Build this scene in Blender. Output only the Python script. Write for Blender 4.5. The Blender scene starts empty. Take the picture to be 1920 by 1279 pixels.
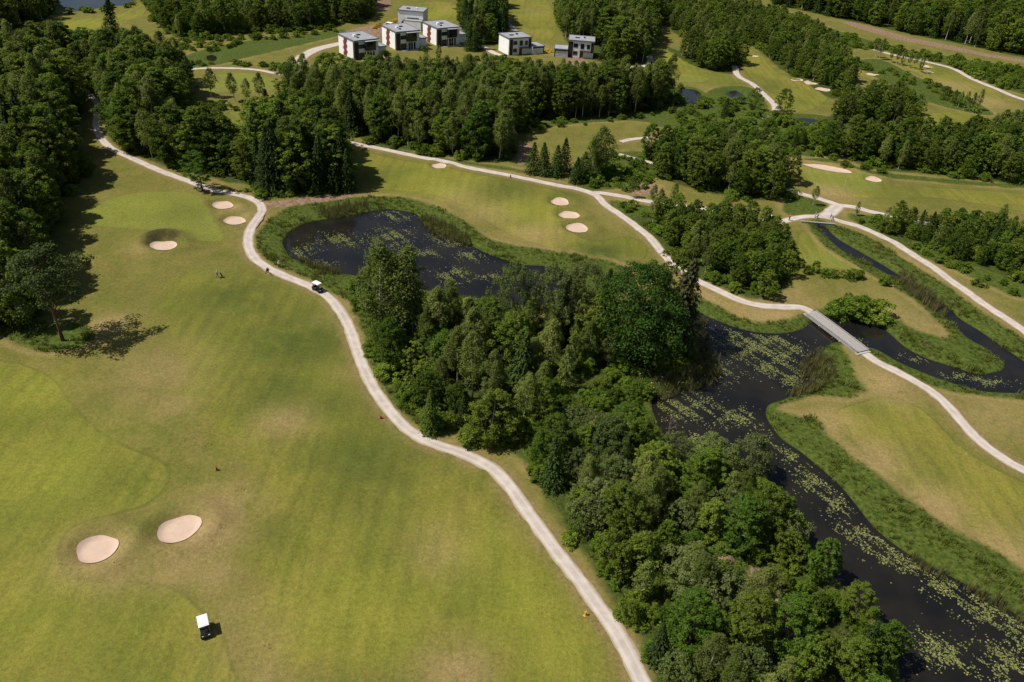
import bpy, math, random
import numpy as np
from mathutils import Vector, Matrix

# ------------------------------------------------------------------ camera, world, sun, exposure
SC = bpy.context.scene
COL = SC.collection
CAM_H, PITCH, ROLL, FPX = 83.0, math.radians(33.4), math.radians(4.0), 1493.0
cam_d = bpy.data.cameras.new("camera"); cam = bpy.data.objects.new("camera", cam_d); COL.objects.link(cam)
cam_d.sensor_width = 36.0; cam_d.lens = 36.0 * FPX / 1920.0
cam_d.clip_start = 0.5; cam_d.clip_end = 9000
CAM_R = Matrix.Rotation(math.pi / 2 - PITCH, 3, 'X') @ Matrix.Rotation(ROLL, 3, 'Z')
cam.matrix_world = Matrix.Translation((0, 0, CAM_H)) @ CAM_R.to_4x4()
SC.camera = cam

SUN_DIR = Vector((-1.0, -0.17, 1.52)).normalized()           # towards the sun: left, slightly beyond
world = bpy.data.worlds.new("World"); SC.world = world; world.use_nodes = True
wn = world.node_tree; wn.nodes.clear()
sky = wn.nodes.new('ShaderNodeTexSky'); sky.sky_type = 'NISHITA'; sky.sun_disc = False
sky.sun_elevation = math.asin(SUN_DIR.z); sky.sun_rotation = math.atan2(SUN_DIR.x, SUN_DIR.y)
sky.air_density = 1.0; sky.dust_density = 1.5; sky.ozone_density = 1.0
bg = wn.nodes.new('ShaderNodeBackground'); bg.inputs[1].default_value = 0.065
wo = wn.nodes.new('ShaderNodeOutputWorld')
wn.links.new(sky.outputs[0], bg.inputs[0]); wn.links.new(bg.outputs[0], wo.inputs[0])
sun_d = bpy.data.lights.new("sun", 'SUN'); sun_d.energy = 5.0; sun_d.angle = math.radians(0.53); sun_d.color = (1.0, 0.94, 0.84)
sun = bpy.data.objects.new("sun", sun_d); COL.objects.link(sun)
sun.rotation_euler = SUN_DIR.to_track_quat('Z', 'Y').to_euler(); sun.location = (-200, 100, 300)
SC.view_settings.view_transform = 'Standard'; SC.view_settings.look = 'None'
SC.view_settings.exposure = 0.06; SC.view_settings.gamma = 1.0; SC.view_settings.use_curve_mapping = False
SC.cycles.max_bounces = 6; SC.cycles.diffuse_bounces = 3; SC.cycles.transparent_max_bounces = 8
SC.cycles.transmission_bounces = 3; SC.cycles.use_denoising = True

RNG = np.random.default_rng(7)
random.seed(7)

# ------------------------------------------------------------------ helpers
RN = np.array(CAM_R)
def at(px, py, z=0.0):
    """ground point seen at a photograph pixel (1920 wide)"""
    d = RN @ np.array([(px - 960.0) / FPX, -(py - 639.5) / FPX, -1.0])
    t = (z - CAM_H) / d[2]
    return np.array([d[0] * t, d[1] * t])
def ats(pts, z=0.0): return np.array([at(x, y, z) for x, y in pts])
def project(P):
    c = (np.asarray(P) - np.array([0, 0, CAM_H])) @ RN
    w = -c[..., 2]; w = np.where(w < 1, 1, w)
    return np.stack([960 + FPX * c[..., 0] / w, 639.5 - FPX * c[..., 1] / w, -c[..., 2]], -1)

def smooth_poly(p, closed=True, n=4):
    p = np.asarray(p, float); N = len(p); out = []
    for i in range(N if closed else N - 1):
        if closed: a, b, c, d = p[(i - 1) % N], p[i], p[(i + 1) % N], p[(i + 2) % N]
        else: a, b, c, d = p[max(i - 1, 0)], p[i], p[i + 1], p[min(i + 2, N - 1)]
        for k in range(n):
            t = k / n
            out.append(0.5 * ((2 * b) + (c - a) * t + (2 * a - 5 * b + 4 * c - d) * t * t + (3 * b - a - 3 * c + d) * t ** 3))
    if not closed: out.append(p[-1])
    return np.array(out)

def seg_dist(P, A, B):
    d = B - A; L = max(float(d @ d), 1e-9)
    t = np.clip(((P - A) @ d) / L, 0, 1)
    q = P - A - t[:, None] * d
    return (q * q).sum(1)
def inside(poly, P):
    x, y = P[:, 0], P[:, 1]; c = np.zeros(len(P), bool); N = len(poly)
    for i in range(N):
        x0, y0 = poly[i - 1]; x1, y1 = poly[i]
        if y0 == y1: continue
        c ^= ((y0 > y) != (y1 > y)) & (x < (x1 - x0) * (y - y0) / (y1 - y0) + x0)
    return c
def sdf(poly, P, far=14.0):
    out = np.full(len(P), far)
    lo, hi = poly.min(0) - far, poly.max(0) + far
    m = np.nonzero(((P >= lo) & (P <= hi)).all(1))[0]
    if len(m) == 0: return out
    Q = P[m]; d = np.full(len(Q), far * far); N = len(poly)
    for i in range(N):
        a, b = poly[i - 1], poly[i]
        l2, h2 = np.minimum(a, b) - far, np.maximum(a, b) + far
        k = np.nonzero(((Q >= l2) & (Q <= h2)).all(1))[0]
        if len(k): d[k] = np.minimum(d[k], seg_dist(Q[k], a, b))
    d = np.sqrt(d); ins = inside(poly, Q)
    out[m] = np.where(ins, -d, d)
    return out
def line_dist(line, P, far=14.0):
    out = np.full(len(P), far * far)
    for i in range(len(line) - 1):
        a, b = line[i], line[i + 1]
        l2, h2 = np.minimum(a, b) - far, np.maximum(a, b) + far
        k = np.nonzero(((P >= l2) & (P <= h2)).all(1))[0]
        if len(k): out[k] = np.minimum(out[k], seg_dist(P[k], a, b))
    return np.sqrt(out)
def sstep(a, b, x):
    t = np.clip((x - a) / (b - a), 0, 1); return t * t * (3 - 2 * t)

def mesh_np(name, V, Fs, mats=(), smooth=False):
    """mesh from an (n,3) array and a list of (m,k) face arrays, one material slot per array"""
    me = bpy.data.meshes.new(name)
    if not isinstance(Fs, (list, tuple)): Fs = [Fs]
    Fs = [np.asarray(f, np.int32) for f in Fs]
    nl = sum(f.size for f in Fs); nf = sum(len(f) for f in Fs)
    me.vertices.add(len(V)); me.vertices.foreach_set('co', np.asarray(V, np.float32).ravel())
    me.loops.add(nl); me.loops.foreach_set('vertex_index', np.concatenate([f.ravel() for f in Fs]))
    me.polygons.add(nf)
    ls = []; mi = []; s = 0
    for k, f in enumerate(Fs):
        n = f.shape[1]; ls.append(s + np.arange(len(f)) * n); s += f.size; mi.append(np.full(len(f), k))
    me.polygons.foreach_set('loop_start', np.concatenate(ls).astype(np.int32))
    me.polygons.foreach_set('material_index', np.concatenate(mi).astype(np.int32))
    if smooth: me.polygons.foreach_set('use_smooth', np.ones(nf, bool))
    me.update(calc_edges=True); me.validate()
    for m in mats: me.materials.append(m)
    return me
def attr(me, name, v):
    a = me.attributes.new(name, 'FLOAT', 'POINT'); a.data.foreach_set('value', np.asarray(v, np.float32))
def add(name, me, parent=None, loc=None, rz=None):
    o = bpy.data.objects.new(name, me); COL.objects.link(o)
    if parent is not None: o.parent = parent
    if loc is not None: o.location = loc
    if rz is not None: o.rotation_euler = (0, 0, rz)
    return o
def tag(o, label=None, cat=None, group=None, kind=None):
    if label: o['label'] = label
    if cat: o['category'] = cat
    if group: o['group'] = group
    if kind: o['kind'] = kind
    return o
def empty(name, loc, rz=0.0):
    o = bpy.data.objects.new(name, None); COL.objects.link(o)
    o.location = loc; o.rotation_euler = (0, 0, rz); o.empty_display_size = 0.3
    return o

class MB:
    """collects shapes into one mesh"""
    def __init__(s): s.v = []; s.f = []
    def raw(s, V, Fc):
        k = len(s.v); s.v += [tuple(map(float, v)) for v in V]; s.f += [tuple(i + k for i in f) for f in Fc]; return s
    def box(s, x0, x1, y0, y1, z0, z1, bev=0.0):
        if bev <= 0:
            V = [(x0,y0,z0),(x1,y0,z0),(x1,y1,z0),(x0,y1,z0),(x0,y0,z1),(x1,y0,z1),(x1,y1,z1),(x0,y1,z1)]
            return s.raw(V, [(0,3,2,1),(4,5,6,7),(0,1,5,4),(1,2,6,5),(2,3,7,6),(3,0,4,7)])
        b = bev
        prof = [(x0+b,y0),(x1-b,y0),(x1,y0+b),(x1,y1-b),(x1-b,y1),(x0+b,y1),(x0,y1-b),(x0,y0+b)]
        cx, cy = (x0+x1)/2, (y0+y1)/2
        V = []; 
        for z, k in ((z0, b), (z0+b, 0), (z1-b, 0), (z1, b)):
            for (x, y) in prof:
                V.append((x - math.copysign(k, x-cx), y - math.copysign(k, y-cy), z))
        Fc = [tuple(range(7,-1,-1)), tuple(range(24,32))]
        for r in range(3):
            for i in range(8):
                j = (i+1) % 8; Fc.append((r*8+i, r*8+j, r*8+8+j, r*8+8+i))
        return s.raw(V, Fc)
    def tube(s, pts, radii, n=6, cap=True):
        pts = [Vector(p) for p in pts]; V = []; Fc = []
        for i, p in enumerate(pts):
            t = (pts[min(i+1, len(pts)-1)] - pts[max(i-1, 0)]).normalized()
            a = t.cross(Vector((0.31, 0.87, 0.2)))
            if a.length < 1e-3: a = t.cross(Vector((1, 0, 0)))
            a.normalize(); b = t.cross(a)
            r = radii[i] if hasattr(radii, '__len__') else radii
            for k in range(n):
                q = 2*math.pi*k/n; V.append(p + (a*math.cos(q) + b*math.sin(q))*r)
        for i in range(len(pts)-1):
            for k in range(n):
                j = (k+1) % n; Fc.append((i*n+k, i*n+j, (i+1)*n+j, (i+1)*n+k))
        if cap: Fc += [tuple(range(n-1,-1,-1)), tuple((len(pts)-1)*n+k for k in range(n))]
        return s.raw(V, Fc)
    def prism(s, prof, axis, a, b):
        """profile polygon extruded from a to b along an axis ('x','y','z')"""
        n = len(prof); V = []
        for t in (a, b):
            for (p, q) in prof:
                V.append({'x': (t, p, q), 'y': (p, t, q), 'z': (p, q, t)}[axis])
        Fc = [tuple(range(n-1,-1,-1)), tuple(range(n, 2*n))] + [(i, (i+1)%n, n+(i+1)%n, n+i) for i in range(n)]
        return s.raw(V, Fc)
    def wheel(s, c, r, w, n=14):
        return s.prism([(c[1]+r*math.cos(2*math.pi*k/n), c[2]+r*math.sin(2*math.pi*k/n)) for k in range(n)], 'x', c[0]-w/2, c[0]+w/2)
    def mesh(s, name, mat=None, smooth=False):
        me = bpy.data.meshes.new(name); me.from_pydata(s.v, [], s.f); me.update()
        if mat: me.materials.append(mat)
        if smooth: me.polygons.foreach_set('use_smooth', [True]*len(me.polygons))
        return me
    def build(s, name, mat=None, parent=None, smooth=False): return add(name, s.mesh(name, mat, smooth), parent)

# ------------------------------------------------------------------ material helpers
class NT:
    def __init__(s, name):
        s.m = bpy.data.materials.new(name); s.m.use_nodes = True; s.t = s.m.node_tree; s.t.nodes.clear()
        s.out = s.n('ShaderNodeOutputMaterial')
    def n(s, ty, **kw):
        o = s.t.nodes.new(ty)
        for k, v in kw.items(): setattr(o, k, v)
        return o
    def put(s, sock, v):
        if isinstance(v, bpy.types.NodeSocket): s.t.links.new(v, sock)
        elif isinstance(v, tuple) and len(v) == 3 and sock.type == 'RGBA': sock.default_value = (*v, 1)
        else: sock.default_value = v
    def mix(s, f, a, b):
        o = s.n('ShaderNodeMix', data_type='RGBA'); s.put(o.inputs[0], f); s.put(o.inputs[6], a); s.put(o.inputs[7], b); return o.outputs[2]
    def math(s, op, a, b=0.0, c=0.0, clamp=False):
        o = s.n('ShaderNodeMath', operation=op, use_clamp=clamp); s.put(o.inputs[0], a); s.put(o.inputs[1], b); s.put(o.inputs[2], c); return o.outputs[0]
    def step(s, x, a, b, lo=0.0, hi=1.0):
        o = s.n('ShaderNodeMapRange', interpolation_type='SMOOTHSTEP'); s.put(o.inputs[0], x); s.put(o.inputs[1], a); s.put(o.inputs[2], b); s.put(o.inputs[3], lo); s.put(o.inputs[4], hi); return o.outputs[0]
    def attr(s, name): return s.n('ShaderNodeAttribute', attribute_name=name).outputs['Fac']
    def pos(s): return s.n('ShaderNodeNewGeometry').outputs['Position']
    def noise(s, vec, scale, detail=3.0, rough=0.55, dist=0.0, col=False):
        o = s.n('ShaderNodeTexNoise'); s.put(o.inputs['Vector'], vec); o.inputs['Scale'].default_value = scale
        o.inputs['Detail'].default_value = detail; o.inputs['Roughness'].default_value = rough; o.inputs['Distortion'].default_value = dist
        return o.outputs['Color' if col else 'Fac']
    def scalevec(s, v, sc):
        o = s.n('ShaderNodeVectorMath', operation='MULTIPLY'); s.put(o.inputs[0], v); o.inputs[1].default_value = sc; return o.outputs[0]
    def bump(s, h, strength, dist):
        o = s.n('ShaderNodeBump'); s.put(o.inputs['Height'], h); o.inputs['Strength'].default_value = strength; o.inputs['Distance'].default_value = dist; return o.outputs[0]
    def pbr(s, col, rough=0.8, spec=0.3, normal=None, metal=0.0):
        o = s.n('ShaderNodeBsdfPrincipled'); s.put(o.inputs['Base Color'], col); s.put(o.inputs['Roughness'], rough)
        s.put(o.inputs['Specular IOR Level'], spec); s.put(o.inputs['Metallic'], metal)
        if normal is not None: s.put(o.inputs['Normal'], normal)
        return o
    def done(s, sh):
        s.t.links.new(sh.outputs[0] if hasattr(sh, 'outputs') else sh, s.out.inputs[0]); return s.m

def paint(name, col, rough=0.5, spec=0.4, var=0.08, scale=3.0, metal=0.0):
    n = NT(name); c = n.n('ShaderNodeTexCoord').outputs['Object']
    f = n.noise(c, scale, 4, 0.6)
    dark = tuple(x * (1 - 2.2 * var) for x in col); lite = tuple(min(1, x * (1 + var)) for x in col)
    return n.done(n.pbr(n.mix(n.step(f, 0.3, 0.7), dark, lite), rough, spec, None, metal))

# ------------------------------------------------------------------ layout data, photograph pixels
PATHS = [  # name, width, points, label
 ('main', 2.5, [(1238,1345),(1203,1276),(1178,1224),(1152,1177),(1118,1130),(1084,1083),(1049,1040),(1011,989),(981,946),(955,908),(930,881),(905,864),(863,844),(806,825),(761,799),(728,765),(701,728),(682,690),(669,653),(656,615),(637,581),(611,552),(567,531),(533,518),(500,502),(477,483),(466,460),(467,433),(482,410),(491,390),(480,374),(443,363),(400,355),(350,337),(300,320),(267,307),(235,294),(207,280),(188,258),(181,235),(183,212),(184,200),(177,187),(152,168),(120,158)]),
 ('far', 2.6, [(610,262),(650,267),(690,275),(740,285),(790,295),(840,305),(890,317),(940,327),(990,337),(1040,347),(1085,355),(1117,366),(1134,383),(1164,404),(1194,426),(1220,447),(1240,470),(1256,488),(1271,500),(1301,520),(1335,537),(1369,554),(1399,567),(1433,574),(1467,576.5),(1501,577),(1521,585)]),
 ('east', 2.5, [(1617,659),(1643,678),(1682,698),(1722,720),(1754,742),(1781,769),(1809,801),(1841,833),(1880,860),(1920,882),(1985,915)]),
 ('link', 2.6, [(1112,363),(1126,362),(1155,367),(1190,374),(1228,382),(1262,387),(1300,390),(1350,395),(1395,401),(1416,406),(1441,414),(1463,415),(1484,409),(1510,405.5),(1544,405)]),
 ('upper', 2.8, [(1480,350),(1497,358),(1527,366),(1553,374.5),(1574,382),(1600,386),(1634,396),(1668,404),(1719,415),(1790,427)]),
 ('spur', 4.2, [(1572,383),(1562,392),(1553,400),(1544,405)]),
 ('stream', 2.8, [(1540,405),(1560,409),(1580,414.5),(1612,423),(1646,438),(1681,455),(1715,477),(1749,498),(1783,524),(1817,549),(1851,575),(1886,598),(1920,622),(1980,664)]),
 ('loop', 2.4, [(1164,268),(1185,262),(1224,258)]),
 ('loop', 2.0, [(1160,291),(1194,299),(1245,312.5)]),
 ('north', 3.0, [(1378,123),(1384,142),(1411,158),(1430,175),(1450,194),(1454,206),(1446,219),(1432,227)]),
 ('north', 3.0, [(1160,132),(1180,129),(1215,123),(1219,104)]),
 ('north', 3.4, [(1640,94),(1652,98),(1692,108),(1739,117.5),(1781,127),(1800,135),(1827,150),(1866,167),(1897,181),(1930,192)]),
 ('villa', 5.5, [(552,124),(558,119),(567,107),(593,92),(633,82),(650,80)]),
 ('villa', 3.4, [(907,88),(923,98),(947,108)]),
 ('villa', 3.4, [(938,18),(943,30),(953,47),(967,60)]),
 ('green', 2.4, [(335,129),(383,126.5),(433,128),(483,133),(517,140),(563,147)]),
]
WATERS = [
 ('pond', [(531,452),(545,433),(575,418),(609,412),(644,407),(682,399),(716,393),(750,395),(781,403),(791,418),(814,432),(844,444),(878,459),(913,476),(943,487),(981,497),(1015,499),(1045,503),(1068,515),(1070,535),(1050,558),(1010,572),(940,568),(870,555),(790,542),(720,525),(665,516),(618,509),(580,496),(547,482),(536,467)]),
 ('lower_pond', [(1267,560),(1291,576),(1318,591),(1350,604),(1382,616),(1421,624),(1469,626),(1508,616),(1530,598),(1560,590),(1600,600),(1651,614),(1694,650),(1730,670),(1778,686),(1833,702),(1873,697),(1886,686),(1873,671),(1849,652),(1814,632),(1775,596),(1735,570),(1690,530),(1640,500),(1590,476),(1555,448),(1530,424),(1541,421),(1567,446),(1609,471),(1654,497),(1698,525),(1740,552),(1778,578),(1801,600),(1833,619),(1873,647),(1920,679),(1980,720),(1980,745),(1920,737),(1873,735),(1833,731),(1778,715),(1734,699),(1687,679),(1647,656),(1615,648),(1575,640),(1545,652),(1526,690),(1512,728),(1469,748),(1440,758),(1434,777),(1446,801),(1466,825),(1500,848),(1532,875),(1568,906),(1600,943),(1640,992),(1690,1032),(1740,1060),(1800,1092),(1860,1125),(1920,1165),(2000,1230),(2000,1420),(1720,1420),(1690,1260),(1672,1180),(1600,1110),(1540,1060),(1512,990),(1470,930),(1425,880),(1380,860),(1307,852),(1275,845),(1247,822),(1235,794),(1224,763),(1231,744),(1290,724),(1320,690),(1310,650),(1282,612),(1262,580)]),
 ('far_pond', [(1268,172),(1285,167),(1310,172),(1313,186),(1300,195),(1285,197),(1272,186)]),
 ('far_pond', [(1362,176),(1378,170),(1392,178),(1398,190),(1380,186)]),
 ('far_pond', [(1482,226),(1500,222),(1535,226),(1530,236),(1512,242),(1490,234)]),
 ('lake', [(105,-40),(108,0),(125,18),(150,21),(185,15),(215,11),(240,9),(250,-5),(240,-40)]),
 ('far_pond', [(388,106),(398,103),(406,108),(402,115),(392,114)]),
]
FAIR = [
 [(-200,655),(0,676),(55,690),(105,718),(140,765),(190,812),(250,845),(302,868),(319,894),(306,922),(270,950),(190,972),(135,992),(112,1030),(118,1068),(150,1088),(250,1090),(330,1105),(372,1140),(412,1185),(434,1250),(440,1400),(-300,1400)],
 [(330,640),(290,590),(300,540),(360,515),(470,512),(560,535),(612,575),(640,630),(652,700),(690,765),(760,830),(850,865),(915,905),(955,970),(1000,1040),(1040,1110),(1090,1180),(1150,1260),(1180,1400),(960,1400),(920,1262),(850,1232),(780,1240),(640,1262),(520,1250),(482,1170),(476,1090),(490,1010),(480,930),(440,850),(370,785),(340,710)],
 [(662,282),(720,294),(820,312),(920,333),(1000,350),(1060,363),(1045,395),(1060,430),(1110,452),(1180,445),(1212,462),(1200,487),(1120,482),(1030,466),(955,440),(905,412),(862,385),(800,366),(700,352),(655,340),(645,305)],
 [(1565,775),(1610,755),(1670,745),(1735,775),(1790,830),(1850,872),(1935,915),(2010,1000),(2010,1110),(1920,1055),(1830,1010),(1740,945),(1660,878),(1590,820)],
 [(1503,432),(1560,455),(1610,485),(1645,510),(1600,508),(1540,500),(1498,485)],
 [(1500,312),(1560,318),(1640,338),(1720,352),(1930,365),(1990,400),(1930,402),(1840,385),(1750,374),(1680,374),(1600,368),(1540,360),(1505,340)],
 [(1378,87),(1396,87),(1427,104),(1450,131),(1480,147),(1527,156),(1555,172),(1545,192),(1515,207),(1480,211),(1457,193),(1427,162),(1396,131)],
 [(1228,58),(1238,73),(1265,96),(1296,119),(1342,135),(1380,143),(1400,156),(1334,156),(1276,149),(1219,133),(1180,139),(1175,133),(1218,121),(1232,90)],
 [(1557,103),(1588,112),(1642,131),(1700,150),(1750,170),(1793,193),(1739,193),(1681,170),(1604,137)],
 [(1655,101),(1739,120),(1797,136),(1835,155),(1880,180),(1850,206),(1797,172),(1739,150),(1700,130)],
 [(1735,214),(1800,208),(1827,222),(1800,231),(1745,225)],
 [(945,-20),(1005,-20),(1035,15),(1042,60),(1020,85),(985,80),(965,50),(948,20)],
 [(780,5),(855,8),(858,38),(800,35)],
 [(20,62),(60,45),(150,35),(230,22),(262,0),(270,25),(200,48),(130,60),(60,80),(0,120),(-80,110)],
 [(430,207),(475,210),(472,250),(430,252)],
]
GREENS = [
 [(150,405),(180,385),(240,366),(300,360),(365,363),(385,385),(405,420),(418,447),(360,450),(270,432),(180,425)],
 [(372,152),(405,140),(470,139),(513,150),(510,170),(440,172),(380,168)],
 [(1510,318),(1570,318),(1640,335),(1650,355),(1590,358),(1530,345)],
 [(1240,140),(1290,138),(1328,146),(1310,155),(1260,150)],
 [(1500,490),(1540,470),(1600,490),(1590,505),(1530,500)],
]
TALL = [
 [(1440,765),(1500,782),(1527,784),(1550,812),(1590,850),(1630,880),(1680,920),(1730,960),(1790,995),(1850,1025),(1920,1070),(2000,1120),(2000,1240),(1900,1160),(1800,1095),(1690,1035),(1600,945),(1530,875),(1465,825),(1434,780)],
 [(1520,650),(1560,640),(1592,668),(1600,700),(1622,730),(1590,745),(1540,742),(1500,745),(1450,758),(1505,728),(1520,690)],
 [(480,445),(488,424),(524,394),(571,377),(631,371),(699,367),(759,373),(814,388),(861,412),(891,433),(921,450),(964,461),(1015,469),(1100,482),(1165,497),(1180,540),(1000,590),(760,570),(652,560),(590,527),(527,502),(490,477)],
 [(1265,535),(1305,552),(1339,569),(1373,589),(1408,602),(1442,604),(1476,598),(1503,588),(1520,592),(1528,602),(1508,618),(1469,628),(1421,626),(1380,617),(1318,593),(1265,562)],
 [(1540,600),(1600,596),(1672,596),(1719,622),(1779,637),(1756,600),(1711,560),(1676,538),(1690,530),(1740,570),(1780,600),(1815,632),(1850,652),(1875,672),(1888,688),(1873,699),(1833,704),(1778,688),(1730,672),(1694,652),(1651,616),(1600,602)],
 [(1545,419),(1600,430),(1640,450),(1690,480),(1740,512),(1790,545),(1840,585),(1900,625),(1980,680),(1980,722),(1920,680),(1873,648),(1801,599),(1742,546),(1668,493),(1578,445)],
 [(1512,418),(1530,424),(1555,448),(1590,476),(1640,502),(1690,532),(1660,530),(1600,495),(1545,460)],
 [(1620,650),(1647,657),(1734,700),(1833,732),(1920,738),(1980,746),(1980,775),(1920,752),(1850,743),(1780,734),(1720,714),(1660,684)],
 [(-80,590),(0,590),(60,600),(130,605),(178,622),(165,650),(110,662),(60,655),(0,632),(-80,600)],
 [(1150,690),(1230,680),(1300,700),(1330,690),(1290,735),(1225,755),(1235,800),(1275,850),(1320,870),(1260,880),(1180,830),(1120,800),(1130,730)],
 [(900,825),(960,845),(1000,880),(1040,870),(1080,820),(1010,800),(950,805)],
 [(655,560),(690,560),(715,640),(740,720),(790,770),(850,810),(830,815),(770,785),(720,735),(695,680),(680,620)],
 [(1600,118),(1650,112),(1720,145),(1800,175),(1860,210),(1840,215),(1740,190),(1640,145)], [(1470,20),(1580,60),(1700,92),(1900,122),(1990,140),(1990,185),(1905,175),(1800,128),(1640,92),(1560,98),(1480,62)],
 [(345,105),(420,85),(560,65),(640,55),(640,64),(560,84),(480,104),(400,122),(345,122)], [(1140,378),(1200,385),(1330,405),(1420,415),(1440,440),(1260,472),(1190,422)], [(1090,300),(1220,285),(1225,335),(1150,355),(1085,352)],
 [(1480,362),(1540,374),(1553,395),(1500,401),(1470,395)], [(1590,398),(1660,408),(1760,430),(1930,470),(1930,560),(1800,508),(1690,462),(1620,425)], [(1450,215),(1560,218),(1600,240),(1560,290),(1450,285),(1420,250)], [(1260,200),(1330,205),(1420,240),(1400,265),(1270,245),(1180,225),(1000,240),(985,232),(1180,212)],
 [(1500,300),(1560,298),(1640,322),(1760,336),(1930,346),(1930,352),(1760,344),(1640,332),(1580,308)], [(640,262),(700,270),(800,290),(940,312),(1000,325),(1090,345),(1000,330),(900,312),(800,294),(700,275)],
 [(1345,165),(1410,165),(1440,200),(1430,240),(1340,225),(1280,205)], [(1480,215),(1550,222),(1560,245),(1500,250)],
]
REEDS = [[(790,412),(830,422),(870,442),(884,463),(845,456),(806,438)], [(592,402),(640,388),(690,386),(690,398),(630,412)], [(1205,725),(1260,708),(1320,690),(1362,690),(1362,718),(1300,735),(1230,752)],
 [(1495,690),(1530,658),(1562,690),(1557,725),(1500,748),(1470,745),(1500,715)], [(1682,512),(1710,526),(1765,568),(1775,595),(1740,582),(1690,545)], [(1300,590),(1345,630),(1350,680),(1310,695),(1290,650)], [(560,485),(600,498),(640,512),(620,518),(570,500)], [(1700,1040),(1790,1082),(1880,1130),(1940,1170),(1930,1185),(1860,1140),(1780,1095),(1700,1055)]]
LILIES = [(640,450,45,13),(570,472,26,13),(740,405,30,10),(735,445,42,20),(850,450,48,14),(882,480,32,9),(850,515,36,16),(600,495,30,7),(930,520,40,8),(800,475,30,8),
 (1397,647,70,34),(1460,652,50,28),(1482,705,28,24),(1285,765,80,30),(1385,785,45,22),(1300,825,55,14),(1345,700,36,18),(1440,690,30,20),(1490,860,26,24),(1530,908,32,28),(1568,948,30,26),(1606,996,38,24),(1655,1028,42,22),(1715,1062,50,18),(1785,1105,62,24),(1850,1148,58,28),(1905,1185,45,36),(1645,1052,26,9),
 (1780,1232,75,30),(1742,1200,28,26),(1885,1245,60,44),(1692,1228,18,14),(1440,835,24,20),(1715,672,30,7),(1800,706,35,7),(1850,715,40,8),(1590,640,30,8)]
BARE = [
 [(494,378),(560,369),(640,362),(665,364),(640,371),(560,381),(500,386)],
 [(1390,1080),(1440,1060),(1470,1130),(1492,1190),(1450,1210),(1400,1150)],
 [(1340,1030),(1372,1040),(1380,1080),(1350,1075)],
 [(1575,39),(1604,43),(1642,53),(1681,64),(1720,73),(1758,81),(1797,89),(1843,99),(1930,114),(2000,127),(2000,131),(1920,118),(1843,104),(1790,95),(1719,81),(1660,68),(1600,50)],
 [(1436,13),(1470,16),(1480,21),(1440,21)],
 [(-60,128),(5,132),(25,143),(15,160),(-60,168)],
 [(705,-20),(728,-20),(730,18),(700,18)],
 [(975,275),(995,270),(985,300),(970,310)],
 [(1170,352),(1200,345),(1235,352),(1228,366),(1185,364)],
 [(640,62),(690,48),(745,42),(752,55),(720,66),(660,76)],
 [(1062,108),(1090,108),(1100,118),(1075,124)],
]
# bunkers: centre pixel, radii in metres, turn
BUNKERS = [(182,1029,2.55,2.35,.5),(336,993,2.75,2.35,.7),(307,461,2.75,2.3,-.1),(418,383,2.5,2.3,0),(440,411,2.5,2.3,.2),(823,310.5,2.1,2.0,0),
           (1050,378,2.45,2.4,0),(1067,403,2.6,2.4,.1),(1082,428,2.8,2.45,0),(1552,315,7.6,1.9,-.35),(1637,338,2.4,1.6,-.2),
           (1494,151,2.6,2.0,0),(1520,157,2.8,2.2,0),(1542,168,3.0,2.3,-.3),(1415,106,2.0,1.6,0),(1635,140,2.6,2.0,0),(1737,126,2.4,2.4,0),(1738,136,2.6,2.0,0)]
# tint blobs on the turf: centre pixel, radius px (x), amount;  dry straw / dark lush
DRY = [(182,1045,68,.95),(385,1000,70,1.0),(400,1075,50,.6),(440,1150,50,.4),(330,760,50,.45),(500,1260,60,.4),(535,790,60,.8),(830,1030,70,.55),(300,700,110,.42),(420,960,70,.7),(330,1050,70,.7),(215,1075,60,.6),(470,1200,80,.3),(205,615,45,.9),(640,700,30,.3),(260,470,30,.5),
       (1000,440,60,.6),(930,400,60,.7),(860,372,60,.6),(1120,495,60,.8),(1180,400,60,.5),(1320,555,80,.9),(1440,590,80,.9),(1480,560,60,.5),(1660,720,60,.9),(1560,790,50,.8),(1640,860,60,.9),(1750,955,70,.9),(1880,1040,80,.9),
       (1660,585,70,.6),(1740,610,50,.5),(1460,640,20,.2),(1540,300,50,.6),(1690,345,30,.3),(1560,360,40,.9),(1210,352,40,.9),(1480,300,30,.5),(1560,1255,20,.2),(860,1262,70,.8),(1240,960,40,.3),(1140,1010,30,.3),(90,520,30,.2),
       (1700,490,60,.6),(1800,560,60,.5),(1860,780,80,.5),(1010,90,30,.6),(840,20,25,.5),(440,390,25,.8),(470,400,20,.8),(400,345,40,.4),(600,600,30,.3),(960,360,60,.2),(1000,20,30,.4),(1780,160,40,.6),(1850,190,40,.7)]
BRIGHT = [(985,1120,110,.7),(900,1030,80,.5),(1060,1200,80,.7),(90,880,140,.6),(60,740,80,.6),(700,1140,120,.5),(820,350,80,.6),(980,395,60,.7),(1010,30,30,.5),(1270,110,40,.7),(820,25,40,.7),(150,45,60,.8),(240,395,70,.35),(600,30,40,.5),(60,1180,120,.3)]
HEATH = [(290,450,20,1.3),(303,443,24,1.3),(325,447,18,1.2),(280,459,12,1.0)]
LUSH = [(440,560,120,.7),(560,640,120,.8),(520,730,90,.6),(690,870,120,.7),(620,760,60,.5),(520,1000,60,.4),(200,890,70,.35),(920,1110,70,.45),(1130,475,60,.9),(960,350,70,.6),(1050,365,40,.5),(700,330,60,.5),(1600,860,50,.3),(1740,870,60,.35),
        (330,400,60,.3),(1700,360,60,.5),(1440,160,50,.5),(120,830,50,.3),(60,960,80,.2),(1550,520,40,.2),(1820,330,60,.4)]

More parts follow.
